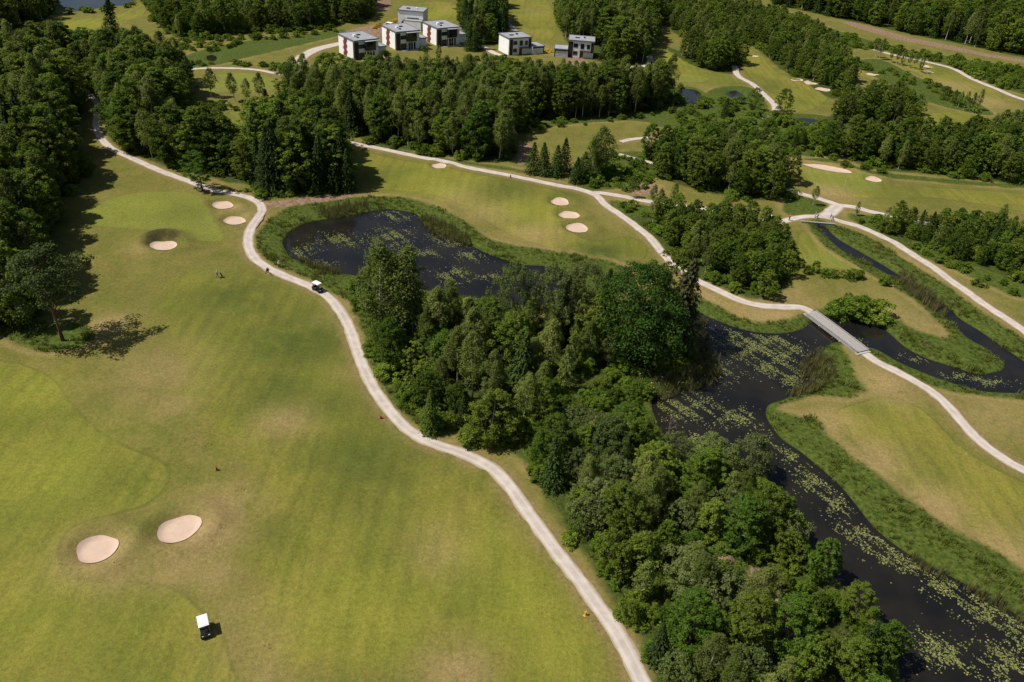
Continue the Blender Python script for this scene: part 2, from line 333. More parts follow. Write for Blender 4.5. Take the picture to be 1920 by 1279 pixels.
# ------------------------------------------------------------------ terrain
WL = -0.45
def axis(pos, neg, fine_lo, fine_hi, step, grow, lim_lo, lim_hi):
    a = list(np.arange(fine_lo, fine_hi + step, step)); s = step
    while a[-1] < lim_hi: s = min(s * grow, 200); a.append(a[-1] + s)
    s = step
    while a[0] > lim_lo: s = min(s * grow, 200); a.insert(0, a[0] - s)
    return np.array(a)
GX = axis(0, 0, -125, 135, 0.8, 1.035, -3200, 3200)
GY = axis(0, 0, 38, 235, 0.8, 1.018, -700, 5200)
NX, NY = len(GX), len(GY)
PX, PY = np.meshgrid(GX, GY); GP = np.stack([PX.ravel(), PY.ravel()], 1)

W_POLY = [(n, smooth_poly(ats(p, WL), True, 4)) for n, p in WATERS]
F_POLY = [smooth_poly(ats(p), True, 4) for p in FAIR]
G_POLY = [smooth_poly(ats(p), True, 4) for p in GREENS]
T_POLY = [smooth_poly(ats(p), True, 3) for p in TALL]
R_POLY = [smooth_poly(ats(p, WL), True, 3) for p in REEDS]
B_POLY = [smooth_poly(ats(p), True, 3) for p in BARE]
P_LINE = [(n, w * .83, smooth_poly(ats(p), False, 5)) for n, w, p in PATHS]
BK = [(at(x, y), a, b, t) for x, y, a, b, t in BUNKERS]
PIT_C = at(307, 461)

def fields(P, need_all=True):
    f = {}
    f['water'] = np.min([sdf(p, P) for _, p in W_POLY], 0)
    f['path'] = np.min([line_dist(l, P) - w / 2 for _, w, l in P_LINE], 0)
    if need_all:
        f['mown'] = np.min([sdf(p, P) for k, p in enumerate(F_POLY) if k != 1], 0); f['soft'] = sdf(F_POLY[1], P)
        f['fair'] = np.minimum(f['mown'], f['soft'])
        f['green'] = np.min([sdf(p, P) for p in G_POLY], 0)
        f['tall'] = np.min([sdf(p, P) for p in T_POLY], 0)
        f['bare'] = np.min([sdf(p, P) for p in B_POLY], 0)
    return f
def base_h(P):
    x, y = P[:, 0], P[:, 1]
    return (0.32 * np.sin(x / 21 + 1.3) * np.sin(y / 27 + .4) + 0.22 * np.sin(x / 13 + y / 19) + 0.13 * np.sin(x / 8.3 - y / 11 + 2)) * np.exp(-(np.maximum(y - 250, 0) / 250) ** 2)
def height(P, water=None):
    P = np.atleast_2d(P)
    if water is None: water = np.min([sdf(p, P) for _, p in W_POLY], 0)
    h = base_h(P)
    for c, a, b, t in BK:
        d = np.hypot(P[:, 0] - c[0], P[:, 1] - c[1]); r = max(a, b)
        near = d < r * 3 + 4
        if not near.any(): continue
        q = P[near] - c; ct, st = math.cos(t), math.sin(t)
        u = (q[:, 0] * ct + q[:, 1] * st) / a; v = (-q[:, 0] * st + q[:, 1] * ct) / b
        e = np.hypot(u, v)
        h[near] += (0.62 if c[1] < 100 else 0.38) * np.exp(-((e - 1.75) / 0.55) ** 2) - 0.42 * sstep(1.25, 0.75, e)
    q = P - PIT_C; d = np.hypot(q[:, 0], q[:, 1])
    back = np.clip((q[:, 1] * .94 - q[:, 0] * .34) / np.maximum(d, .1), -1, 1)
    h += sstep(2.6, 4.6, d) * sstep(9.0, 5.0, d) * (.15 + 1.15 * np.clip(back, 0, 1))
    k = sstep(-2.0, 2.2, water)
    kk = sstep(1.0, 8.0, water)
    return (h * kk) * k - 0.95 * (1 - k)
GF = fields(GP)
GZ = height(GP, GF['water'])

def blobs(P, spec):
    out = np.zeros(len(P))
    for x, y, r, a in spec:
        c = at(x, y); rr = np.linalg.norm(at(x + r, y) - c)
        d2 = ((P - c) ** 2).sum(1) / (rr * rr)
        m = d2 < 6
        out[m] = np.maximum(out[m], a * np.exp(-1.1 * d2[m]))
    return out

# ------------------------------------------------------------------ woods (base polygons, pixels)
# (phrase, polygon, spacing m, {species: weight}, (hmin, hmax))
WOODS = [
 ('edge', 'dense wood at the left edge', [(-260,160),(0,152),(60,158),(125,180),(140,215),(128,270),(140,300),(150,335),(115,370),(95,420),(88,480),(80,540),(78,590),(40,605),(0,598),(-260,590)], 4.3, dict(birch=.3, leafy=.5, spruce=.2), (14, 20)),
 ('upper', 'upper left wood', [(25,152),(80,135),(160,135),(250,140),(340,150),(350,195),(335,235),(335,285),(345,318),(300,306),(240,283),(203,255),(200,195),(150,160),(70,158)], 4.2, dict(birch=.35, leafy=.55, spruce=.1), (13, 19)),
 ('oaks', 'dark clump behind the lone path tree', [(345,255),(400,262),(470,262),(540,268),(620,275),(645,295),(648,348),(600,356),(520,358),(480,345),(430,338),(400,330),(345,312)], 4.4, dict(leafy=.6, spruce=.4), (13, 19)),
 ('middle', 'broad forest below the villas', [(520,192),(560,190),(640,188),(760,188),(900,188),(1000,186),(1100,184),(1200,182),(1262,182),(1270,203),(1180,213),(1080,223),(1000,230),(955,258),(960,290),(930,303),(880,298),(800,286),(740,277),(690,266),(660,250),(600,238),(540,215)], 4.3, dict(birch=.6, leafy=.28, spruce=.12), (12, 17)),
 ('villafront', 'low thicket under the villas', [(575,136),(640,133),(740,131),(860,128),(960,124),(1040,130),(1140,135),(1240,150),(1250,182),(900,188),(640,188),(540,190)], 4.2, dict(leafy=.7, birch=.2, spruce=.1), (3.2, 5.8)),
 ('east', 'dark wood left of the upper green', [(1225,290),(1300,285),(1400,288),(1440,302),(1468,325),(1484,350),(1470,366),(1420,372),(1340,363),(1270,345),(1232,330),(1215,300)], 4.2, dict(leafy=.75, birch=.25), (9, 13)),
 ('fork', 'leafy wood under the path fork', [(1190,412),(1240,405),(1330,415),(1415,425),(1470,455),(1482,500),(1474,535),(1436,560),(1385,550),(1310,515),(1262,472),(1222,438)], 3.9, dict(leafy=.85, birch=.15), (6, 9)),
 ('right', 'wide forest beyond the upper green', [(1450,272),(1560,278),(1640,272),(1740,275),(1840,265),(1920,245),(2150,225),(2150,350),(1920,342),(1820,335),(1740,326),(1655,322),(1600,303),(1530,288),(1460,278)], 4.5, dict(leafy=.75, birch=.2, spruce=.05), (8, 13)),
 ('far_right', 'thicket right of the stream path', [(1650,420),(1700,412),(1780,425),(1860,425),(1920,450),(2050,480),(2050,570),(1920,530),(1860,505),(1790,482),(1720,455),(1665,435)], 3.3, dict(leafy=.7, spruce=.15, birch=.15), (5, 8)),
 ('ridge', 'tree belt between far fairways', [(1560,215),(1620,195),(1690,198),(1730,212),(1715,232),(1640,238),(1560,236)], 4.6, dict(leafy=.6, birch=.4), (8, 12)),
 ('belt', 'belt beside the bright far fairway', [(1252,88),(1300,100),(1350,96),(1380,100),(1386,136),(1340,132),(1290,116),(1260,96)], 4.8, dict(leafy=.6, birch=.4), (11, 15)),
 ('northwood', 'tall wood right of the villas', [(1045,25),(1120,-10),(1260,-20),(1240,40),(1226,60),(1222,108),(1180,124),(1130,118),(1075,95),(1055,60)], 4.8, dict(leafy=.5, birch=.35, spruce=.15), (13, 18)),
 ('northband', 'long far tree band', [(1255,15),(1420,35),(1540,75),(1580,120),(1600,170),(1560,185),(1500,148),(1460,128),(1430,98),(1395,82),(1300,75),(1250,50)], 5.2, dict(leafy=.7, birch=.3), (8, 12)),
 ('topright', 'dark forest beyond the bare strip', [(1420,-40),(1450,8),(1580,36),(1700,63),(1920,108),(2150,155),(2150,-30),(1420,-80)], 6.2, dict(leafy=.7, spruce=.15, birch=.15), (12, 18)),
 ('farleft', 'dark forest beside the far lake', [(-300,95),(-60,85),(20,55),(70,42),(95,28),(104,0),(100,-60),(-300,-60)], 5.2, dict(leafy=.6, spruce=.2, birch=.2), (12, 17)),
 ('topband', 'forest band left of the villas', [(285,22),(330,70),(400,72),(470,60),(560,58),(640,45),(700,28),(700,-40),(285,-40)], 4.8, dict(leafy=.75, birch=.25), (9, 14)),
 ('villaback', 'tall trees beside the villas', [(862,10),(940,5),(948,40),(945,70),(925,85),(890,85),(870,60)], 4.6, dict(spruce=.4, birch=.3, leafy=.3), (13, 18)),
 ('topcentre', 'farthest tree line', [(735,-10),(860,0),(1040,-25),(1040,-70),(735,-60)], 5.0, dict(spruce=.4, leafy=.6), (10, 15)),
 ('island_n', 'mixed wood between the lily ponds', [(672,540),(700,605),(716,665),(740,720),(790,765),(850,800),(910,822),(960,838),(1010,800),(1090,770),(1180,750),(1225,700),(1270,690),(1270,640),(1235,600),(1180,600),(1080,605),(1000,622),(920,612),(840,598),(760,580),(720,565)], 4.7, dict(birch=.58, leafy=.24, spruce=.08, willow=.10), (6.5, 13.5)),
 ('island_s', 'leafy wood beside the lily channel', [(1000,865),(1025,920),(1062,978),(1100,1030),(1140,1090),(1190,1160),(1232,1240),(1270,1345),(1660,1400),(1655,1260),(1640,1190),(1560,1110),(1510,1060),(1482,1000),(1440,940),(1400,900),(1340,880),(1260,870),(1200,830),(1150,800),(1080,810)], 4.1, dict(leafy=.5, willow=.26, birch=.2, spruce=.04), (4.5, 10.5)),
]
WD = [(k, ph, smooth_poly(ats(p), True, 2 if k not in ('topright', 'farleft', 'topcentre', 'right') else 1), s, sp, hr) for k, ph, p, s, sp, hr in WOODS]
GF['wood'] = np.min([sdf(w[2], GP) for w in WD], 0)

# ------------------------------------------------------------------ ground material
def ground_material():
    n = NT('turf_and_meadow'); P = n.pos()
    nA = n.noise(P, 0.045, 4, .6); nB = n.noise(P, 0.22, 4, .6); nC = n.noise(P, 1.3, 4, .65); nD = n.noise(P, 6.0, 3, .7)
    stretched = n.noise(n.scalevec(P, (0.9, 0.16, 1.0)), 0.55, 3, .6)
    wob = n.math('MULTIPLY', n.math('SUBTRACT', nC, .5), 1.2)
    wob2 = n.math('MULTIPLY', n.math('SUBTRACT', nB, .5), 5.0)
    dry = n.attr('dry'); lush = n.attr('lush')
    # rough
    rough = n.mix(n.step(nB, .32, .68), (.128, .130, .027), (.186, .152, .045))
    rough = n.mix(n.math('MULTIPLY', n.step(nC, .42, .72), .5), rough, (.090, .106, .016))
    # mown fairway
    fair = n.mix(n.step(nA, .34, .66), (.136, .152, .022), (.210, .194, .034))
    fair = n.mix(n.math('MULTIPLY', n.step(nB, .40, .72), .45), fair, (.205, .165, .040))
    fair = n.mix(n.math('MULTIPLY', n.step(stretched, .45, .66), .45), fair, (.096, .115, .019))
    fm = n.step(n.math('ADD', n.attr('sd_mown'), n.math('MULTIPLY', wob, .4)), -.5, .5, 1.0, 0.0)
    fm = n.math('MAXIMUM', fm, n.step(n.math('ADD', n.attr('sd_soft'), wob2), -4.0, 3.0, 1.0, 0.0))
    rough = n.mix(.20, rough, fair)
    c = n.mix(fm, rough, fair)
    rim = n.math('MULTIPLY', n.step(n.math('ABSOLUTE', n.math('ADD', n.attr('sd_mown'), n.math('MULTIPLY', wob, .3))), 0.0, .45, .50, 0.0), n.step(nA, .22, .45))
    c = n.mix(rim, c, (.080, .088, .016))
    gm = n.step(n.math('ADD', n.attr('sd_green'), n.math('MULTIPLY', wob, .2)), -.4, .4, 1.0, 0.0)
    c = n.mix(gm, c, n.mix(nB, (.150, .172, .028), (.195, .200, .040)))
    # tints
    dmask = n.math('MULTIPLY', dry, n.step(n.math('ADD', nB, n.math('MULTIPLY', n.math('SUBTRACT', nC, .5), .8)), .05, .50), clamp=True)
    c = n.mix(dmask, c, n.mix(nC, (.250, .175, .070), (.360, .265, .120)))
    lmask = n.math('MULTIPLY', n.math('MULTIPLY', lush, 1.25), n.step(nB, .05, .6), clamp=True)
    c = n.mix(lmask, c, n.mix(nC, (.058, .080, .014), (.088, .106, .019)))
    c = n.mix(n.math('MULTIPLY', n.attr('bright'), n.step(nB, .1, .6), clamp=True), c, n.mix(nC, (.188, .208, .024), (.252, .250, .034)))
    # dry verge beside paths
    vm = n.step(n.math('ADD', n.attr('sd_path'), n.math('MULTIPLY', wob2, .5)), .3, 2.2, .8, 0.0)
    c = n.mix(n.math('MULTIPLY', vm, n.step(nB, .25, .55)), c, n.mix(nC, (.190, .135, .055), (.260, .190, .088)))
    # cropped straw along the foot of the tall grass
    sw = n.math('MULTIPLY', n.step(n.math('ADD', n.attr('sd_tall'), n.math('MULTIPLY', wob2, .45)), .2, 2.4, .85, 0.0), n.step(nA, .30, .55))
    c = n.mix(sw, c, n.mix(nC, (.225, .165, .058), (.315, .238, .098)))
    hm = n.math('MULTIPLY', n.attr('heath'), n.step(nC, .1, .55), clamp=True)
    c = n.mix(hm, c, n.mix(nC, (.045, .042, .014), (.080, .070, .024)))
    # tall lush grass, banks, wood floor
    tall = n.mix(n.step(nC, .35, .68), (.040, .068, .009), (.095, .118, .020))
    bm = n.step(n.math('ADD', n.attr('sd_tall'), n.math('MULTIPLY', wob2, .5)), -.9, 1.2, 1.0, 0.0)
    c = n.mix(bm, c, tall)
    bm = n.step(n.math('ADD', n.attr('sd_water'), n.math('MULTIPLY', wob2, .3)), 1.2, 2.4, 1.0, 0.0)
    c = n.mix(bm, c, tall)
    mud = n.step(n.attr('sd_water'), -.2, .6, 1.0, 0.0)
    c = n.mix(mud, c, (.035, .032, .016))
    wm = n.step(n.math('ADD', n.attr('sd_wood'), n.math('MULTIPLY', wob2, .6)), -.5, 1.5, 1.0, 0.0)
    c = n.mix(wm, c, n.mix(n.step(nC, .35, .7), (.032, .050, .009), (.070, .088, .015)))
    ba = n.step(n.math('ADD', n.attr('sd_bare'), n.math('MULTIPLY', wob2, .5)), -.8, .8, 1.0, 0.0)
    c = n.mix(ba, c, n.mix(n.step(nC, .3, .7), (.140, .085, .048), (.330, .230, .160)))
    # tufts, specks and mottling at several sizes
    wv = n.n('ShaderNodeTexWave'); n.put(wv.inputs['Vector'], n.scalevec(P, (1.0, .28, 1.0))); wv.inputs['Scale'].default_value = .11; wv.inputs['Distortion'].default_value = 2.5; wv.inputs['Detail'].default_value = 2.0; wv.inputs['Detail Scale'].default_value = .3
    mot = n.math('ADD', -.52, n.math('ADD', n.math('ADD', n.math('MULTIPLY', n.noise(P, 1.9, 8, .80), 1.65), n.math('MULTIPLY', n.noise(P, 8.0, 4, .7), .85)), n.math('MULTIPLY', n.noise(P, .10, 4, .65), .42)))
    mot = n.math('ADD', mot, n.math('MULTIPLY', n.math('MULTIPLY', n.math('SUBTRACT', wv.outputs['Fac'], .5), .07), fm))
    vs = n.n('ShaderNodeVectorMath', operation='SCALE'); n.put(vs.inputs[0], c); n.put(vs.inputs['Scale'], mot); c = vs.outputs[0]
    c = n.mix(n.math('MULTIPLY', n.step(nD, .55, .68), .42), c, (.055, .068, .014))
    c = n.mix(n.math('MULTIPLY', n.step(n.noise(P, 3.1, 4, .7), .62, .72), .30), c, (.33, .265, .12))
    hgt = n.math('ADD', n.math('MULTIPLY', nC, .6), n.math('MULTIPLY', nD, .4))
    return n.done(n.pbr(c, .9, .12, n.bump(hgt, .55, .22)))
M_GROUND = ground_material()

def ground_attrs(me, P, F):
    for k in ('mown', 'soft', 'green', 'water', 'path', 'wood', 'bare', 'tall'): attr(me, 'sd_' + k, F[k])
    attr(me, 'dry', blobs(P, DRY)); attr(me, 'lush', blobs(P, LUSH)); attr(me, 'heath', blobs(P, HEATH)); attr(me, 'bright', blobs(P, BRIGHT))
idx = np.arange(NX * NY).reshape(NY, NX)
quads = np.stack([idx[:-1, :-1], idx[:-1, 1:], idx[1:, 1:], idx[1:, :-1]], -1).reshape(-1, 4)
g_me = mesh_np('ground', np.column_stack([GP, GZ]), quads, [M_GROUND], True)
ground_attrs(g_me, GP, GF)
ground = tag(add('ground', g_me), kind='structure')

# water sheets: the grid cells inside each outline and under its banks
def water_material():
    n = NT('dark_pond_water'); P = n.pos()
    rip = n.noise(n.scalevec(P, (1.0, 1.6, 1.0)), 1.6, 3, .55)
    murk = n.mix(n.step(n.noise(P, .12, 3), .3, .7), (.009, .009, .009), (.018, .016, .012))
    b = n.pbr(murk, .06, .5, n.bump(rip, .06, .05)); b.inputs['IOR'].default_value = 1.33
    return n.done(b)
M_WATER = water_material()
for nm, poly in W_POLY:
    s = sdf(poly, GP)
    ok = (s[quads] < 2.6).all(1)
    q = quads[ok]
    if len(q) == 0: continue
    u, inv = np.unique(q, return_inverse=True)
    V = np.column_stack([GP[u], np.full(len(u), WL)])
    tag(add('pond_water', mesh_np('pond_water', V, inv.reshape(-1, 4), [M_WATER])), kind='structure')

# ------------------------------------------------------------------ gravel paths
def path_material():
    n = NT('pale_gravel'); P = n.pos()
    u = n.attr('across')
    nB = n.noise(P, .5, 4, .6); nC = n.noise(P, 4.0, 4, .7)
    c = n.mix(n.step(nB, .3, .7), (.40, .345, .305), (.53, .465, .42))
    c = n.mix(n.math('MULTIPLY', n.step(nC, .45, .8), .4), c, (.30, .245, .205))
    tr = n.math('MULTIPLY', n.step(n.math('ABSOLUTE', n.math('SUBTRACT', n.math('ABSOLUTE', u), .5)), .05, .25, 1.0, 0.0), .35)
    c = n.mix(tr, c, (.60, .54, .495))
    ed = n.math('MULTIPLY', n.step(n.math('ADD', n.math('ABSOLUTE', u), n.math('MULTIPLY', nC, .3)), .95, 1.15), .75)
    c = n.mix(ed, c, (.27, .21, .10))
    return n.done(n.pbr(c, .92, .15, n.bump(nC, .4, .05)))
M_PATH = path_material()
def resample(line, step):
    d = np.r_[0, np.cumsum(np.linalg.norm(np.diff(line, axis=0), axis=1))]
    t = np.linspace(0, d[-1], max(2, int(d[-1] / step) + 1))
    return np.column_stack([np.interp(t, d, line[:, 0]), np.interp(t, d, line[:, 1])])
def ribbon(name, line, w, mat, lift, step=0.9, edge=.10):
    L = resample(line, step); T = np.gradient(L, axis=0); T /= np.linalg.norm(T, axis=1)[:, None]
    N = np.column_stack([-T[:, 1], T[:, 0]]); us = np.array([-1.12, -.8, -.4, 0, .4, .8, 1.12]); K = len(us)
    jit = RNG.normal(0, edge, (len(L), 2)); jit = (jit + np.roll(jit, 1, 0)) / 1.5
    off = us[None] * w / 2 * np.ones((len(L), 1)); off[:, 0] += jit[:, 0]; off[:, -1] += jit[:, 1]
    P = (L[:, None] + N[:, None] * off[..., None]).reshape(-1, 2)
    z = height(P) ; zl = lift + np.maximum(P[:, 1] - 200, 0) * .00035
    z = z.reshape(-1, K); z[:] = z.max(1, keepdims=True) * .6 + z * .4; z = z.ravel() + zl
    zz = z.reshape(-1, K); zz[:, 0] -= .05; zz[:, -1] -= .05
    i = np.arange(len(L) * K).reshape(-1, K)
    q = np.stack([i[:-1, :-1], i[1:, :-1], i[1:, 1:], i[:-1, 1:]], -1).reshape(-1, 4)[:, ::-1]
    me = mesh_np(name, np.column_stack([P, z]), q, [mat], True); attr(me, 'across', np.tile(us, len(L)))
    return add(name, me)
for k, (nm, w, l) in enumerate(P_LINE):
    tag(ribbon('gravel_path', l, w, M_PATH, .05 + .004 * k), kind='structure')

# ------------------------------------------------------------------ sand bunkers
def sand_material():
    n = NT('bunker_sand'); P = n.pos()
    nB = n.noise(P, 1.1, 3); nC = n.noise(P, 7.0, 3, .6)
    c = n.mix(nB, (.47, .345, .265), (.60, .455, .36))
    w = n.n('ShaderNodeTexWave'); n.put(w.inputs['Vector'], P); w.inputs['Scale'].default_value = 1.6; w.inputs['Distortion'].default_value = 5.0; w.inputs['Detail'].default_value = 2.0
    h = n.math('ADD', n.math('MULTIPLY', w.outputs['Fac'], .35), nC)
    return n.done(n.pbr(c, .95, .1, n.bump(h, .35, .08)))
M_SAND = sand_material()
BUNK_LAB = ['sand bunker nearest the photo\'s left edge, lower of the close pair', 'sand bunker up right of the close pair on the near fairway', 'sand bunker sunk in a dark grassy hollow below the green',
 'upper pale bunker between the near green and the path', 'lower pale bunker between the near green and the path', 'lone small bunker under the tree line by the far path',
 'topmost of three bunkers in a row on the second fairway', 'middle of three bunkers in a row on the second fairway', 'largest, lowest of three bunkers in a row on the second fairway',
 'long thin bunker along the back of the upper right green', 'small bunker at the right end of the upper right green', 'leftmost of three tiny bunkers on the far fairway', 'middle of three tiny bunkers on the far fairway',
 'rightmost of three tiny bunkers on the far fairway', 'tiny bunker near the top of the far fairway', 'tiny bunker on the narrow far fairway between tree lines', 'upper tiny bunker beside the far right path', 'lower tiny bunker beside the far right path']
for (c, a, b, t), lab in zip(BK, BUNK_LAB):
    nr, na = 7, 40; V = []; ph = RNG.uniform(0, 6.28, 3)
    for i in range(nr + 1):
        for k in range(na):
            q = 2 * math.pi * k / na; r = i / nr * (1 + .05 * math.sin(2 * q + ph[0]) + .035 * math.sin(3 * q + ph[1]) + .02 * math.sin(5 * q + ph[2]))
            x, y = a * r * math.cos(q), b * r * math.sin(q)
            V.append((c[0] + x * math.cos(t) - y * math.sin(t), c[1] + x * math.sin(t) + y * math.cos(t)))
    V = np.array(V); z = height(V) + .11 + np.maximum(c[1] - 200, 0) * .0006
    rr = np.repeat(np.arange(nr + 1) / nr, na); z += .05 * (1 - rr ** 2) + .10 * sstep(.8, 1.0, rr) * .3
    i = np.arange((nr + 1) * na).reshape(nr + 1, na); j = np.roll(i, -1, 1)
    q = np.stack([i[:-1], i[1:], j[1:], j[:-1]], -1).reshape(-1, 4)
    tag(add('sand_bunker', mesh_np('sand_bunker', np.column_stack([V, z]), q, [M_SAND], True)), lab, 'bunker', 'round sand bunkers on the golf course')

# ------------------------------------------------------------------ trees
def leaf_material(name, a, b, trans=.30, spec=.12, rough=.55, sat=1.0):
    n = NT(name); oi = n.n('ShaderNodeObjectInfo'); g = n.n('ShaderNodeNewGeometry')
    r = oi.outputs['Random']; isl = g.outputs['Random Per Island']
    f = n.math('ADD', n.math('MULTIPLY', r, .75), n.math('MULTIPLY', isl, .25), clamp=True)
    c = n.mix(f, a, b)
    v = n.math('ADD', .66, n.math('MULTIPLY', n.math('FRACT', n.math('MULTIPLY', r, 17.31)), .68))
    v = n.math('MULTIPLY', v, n.math('ADD', .75, n.math('MULTIPLY', isl, .5)))
    sc = n.n('ShaderNodeVectorMath', operation='SCALE'); n.put(sc.inputs[0], c); n.put(sc.inputs['Scale'], v); c = sc.outputs[0]
    p = n.pbr(c, rough, spec)
    tr = n.n('ShaderNodeBsdfTranslucent'); n.put(tr.inputs[0], n.mix(.5, c, (b[0] * 1.3, b[1] * 1.4, b[2] * .6)))
    ms = n.n('ShaderNodeMixShader'); ms.inputs[0].default_value = trans
    n.t.links.new(p.outputs[0], ms.inputs[1]); n.t.links.new(tr.outputs[0], ms.inputs[2])
    return n.done(ms)
def bark_material(name, a, b, sc=3.0, bands=False):
    n = NT(name); c = n.n('ShaderNodeTexCoord').outputs['Object']
    v = n.scalevec(c, (1, 1, .35 if not bands else 3.0)); f = n.noise(v, sc, 4, .7)
    return n.done(n.pbr(n.mix(n.step(f, .42, .62), a, b), .85, .2, n.bump(f, .4, .05)))
LM = dict(
 birch=leaf_material('birch_leaves', (.100, .142, .026), (.190, .218, .052), .40),
 leafy=leaf_material('broad_leaves', (.044, .098, .010), (.160, .205, .026), .38),
 oak=leaf_material('oak_leaves', (.036, .088, .010), (.055, .112, .014), .25),
 maple=leaf_material('lone_tree_leaves', (.060, .120, .013), (.090, .160, .020), .34),
 willow=leaf_material('willow_leaves', (.095, .138, .034), (.160, .190, .060), .36, .12),
 spruce=leaf_material('spruce_needles', (.026, .050, .010), (.050, .080, .015), .18, .12, .7),
 larch=leaf_material('larch_needles', (.10, .150, .018), (.130, .185, .024), .25),
 pine=leaf_material('pine_needles', (.050, .080, .018), (.075, .105, .024), .2),
 shrub=leaf_material('shrub_leaves', (.075, .135, .011), (.175, .235, .028), .38),
 lime=leaf_material('lime_green_leaves', (.130, .190, .020), (.190, .235, .032), .36),
 copper=leaf_material('copper_conifer_needles', (.046, .048, .016), (.070, .068, .022), .15),
)
BARK = dict(birch=bark_material('birch_bark', (.62, .58, .52), (.22, .20, .18), 2.5, True), dark=bark_material('dark_bark', (.075, .058, .042), (.13, .105, .08)), pine=bark_material('pine_bark', (.10, .06, .04), (.17, .10, .06)))

def unit(v): return v / np.maximum(np.linalg.norm(v, axis=-1, keepdims=True), 1e-6)
def cards(P, N, size, aspect, rng, align=None):
    n = len(P); N = unit(N)
    r = rng.normal(size=(n, 3)) if align is None else align + rng.normal(0, .25, (n, 3))
    T = unit(r - (r * N).sum(1, keepdims=True) * N); B = np.cross(N, T)
    s = size * rng.uniform(.65, 1.35, n)[:, None]
    V = np.stack([P - T * s, P - B * s * aspect + N * s * .18, P + T * s, P + B * s * aspect + N * s * .18], 1).reshape(-1, 3)
    return V, np.arange(4 * n).reshape(-1, 4)
def clump_leaves(C, R, per, size, rng, flat=1.0, up=.5, jit=.48, aspect=.6):
    k = len(C); C = np.repeat(C, per, 0); R = np.repeat(R, per)[:, None]
    d = unit(rng.normal(size=(k * per, 3))); d[:, 2] = np.where(d[:, 2] < -.35, -d[:, 2], d[:, 2])
    rad = rng.uniform(.30, 1.0, (k * per, 1)) ** .5 * np.where(rng.uniform(size=(k * per, 1)) < .15, 1.35, 1.0)
    P = C + d * R * rad * np.array([1, 1, flat])
    N = d * .75 + np.array([0, 0, up]) + rng.normal(0, jit, d.shape)
    return cards(P, N, size, aspect, rng)
def crown_round(rng, H, R, base, nc, per, size, top=.5, cr=(.2, .32), flat=.85, point=0.0, lob=.25):
    """clumps spread over an uneven shell from base*H to H"""
    t = rng.uniform(0.02, 1, nc); az = rng.uniform(0, 6.283, nc)
    prof = np.sin(np.pi * np.clip(t * .88 + .09, 0, 1)) ** (.62 + .5 * point) * (1 - point * .42 * t)
    lobe = 1 + lob * np.sin(az * 2 + rng.uniform(0, 6)) * rng.uniform(.3, 1) + lob * .6 * np.sin(az * 3 + t * 5 + rng.uniform(0, 6))
    rad = R * prof * lobe * rng.uniform(.35, 1.0, nc) ** .6
    z = H * (base + (1 - base) * t) - R * .12
    C = np.column_stack([rad * np.cos(az), rad * np.sin(az), z])
    cr_ = R * rng.uniform(cr[0], cr[1], nc) * (1.1 - .35 * t)
    return clump_leaves(C, cr_, per, size, rng, flat), C
def trunk_mesh(rng, H, r0, top, C=None, limbs=6, bend=.03):
    mb = MB(); n = 7; b = rng.normal(0, bend * H, 2)
    pts = [(b[0] * math.sin(k / n * 2.2) * (k / n), b[1] * math.sin(k / n * 2.5) * (k / n), H * top * k / n) for k in range(n + 1)]
    mb.tube(pts, [r0 * (1.25 if k == 0 else 1) * (1 - .82 * k / n) for k in range(n + 1)], 7)
    if C is not None and limbs:
        for c in C[rng.choice(len(C), min(limbs, len(C)), False)]:
            zs = max(.25 * H * top, min(c[2] - abs(c[0]) * .6 - abs(c[1]) * .6 - .4, H * top * .9)); k = zs / (H * top)
            s = Vector(pts[min(int(k * n), n)]); s.z = zs; e = Vector(c)
            m = (s + e) / 2 + Vector((0, 0, .08 * H * rng.uniform(.2, 1)))
            mb.tube([s, m, e], [r0 * .42 * (1 - .6 * k), r0 * .26 * (1 - .5 * k), r0 * .07], 5)
    return mb
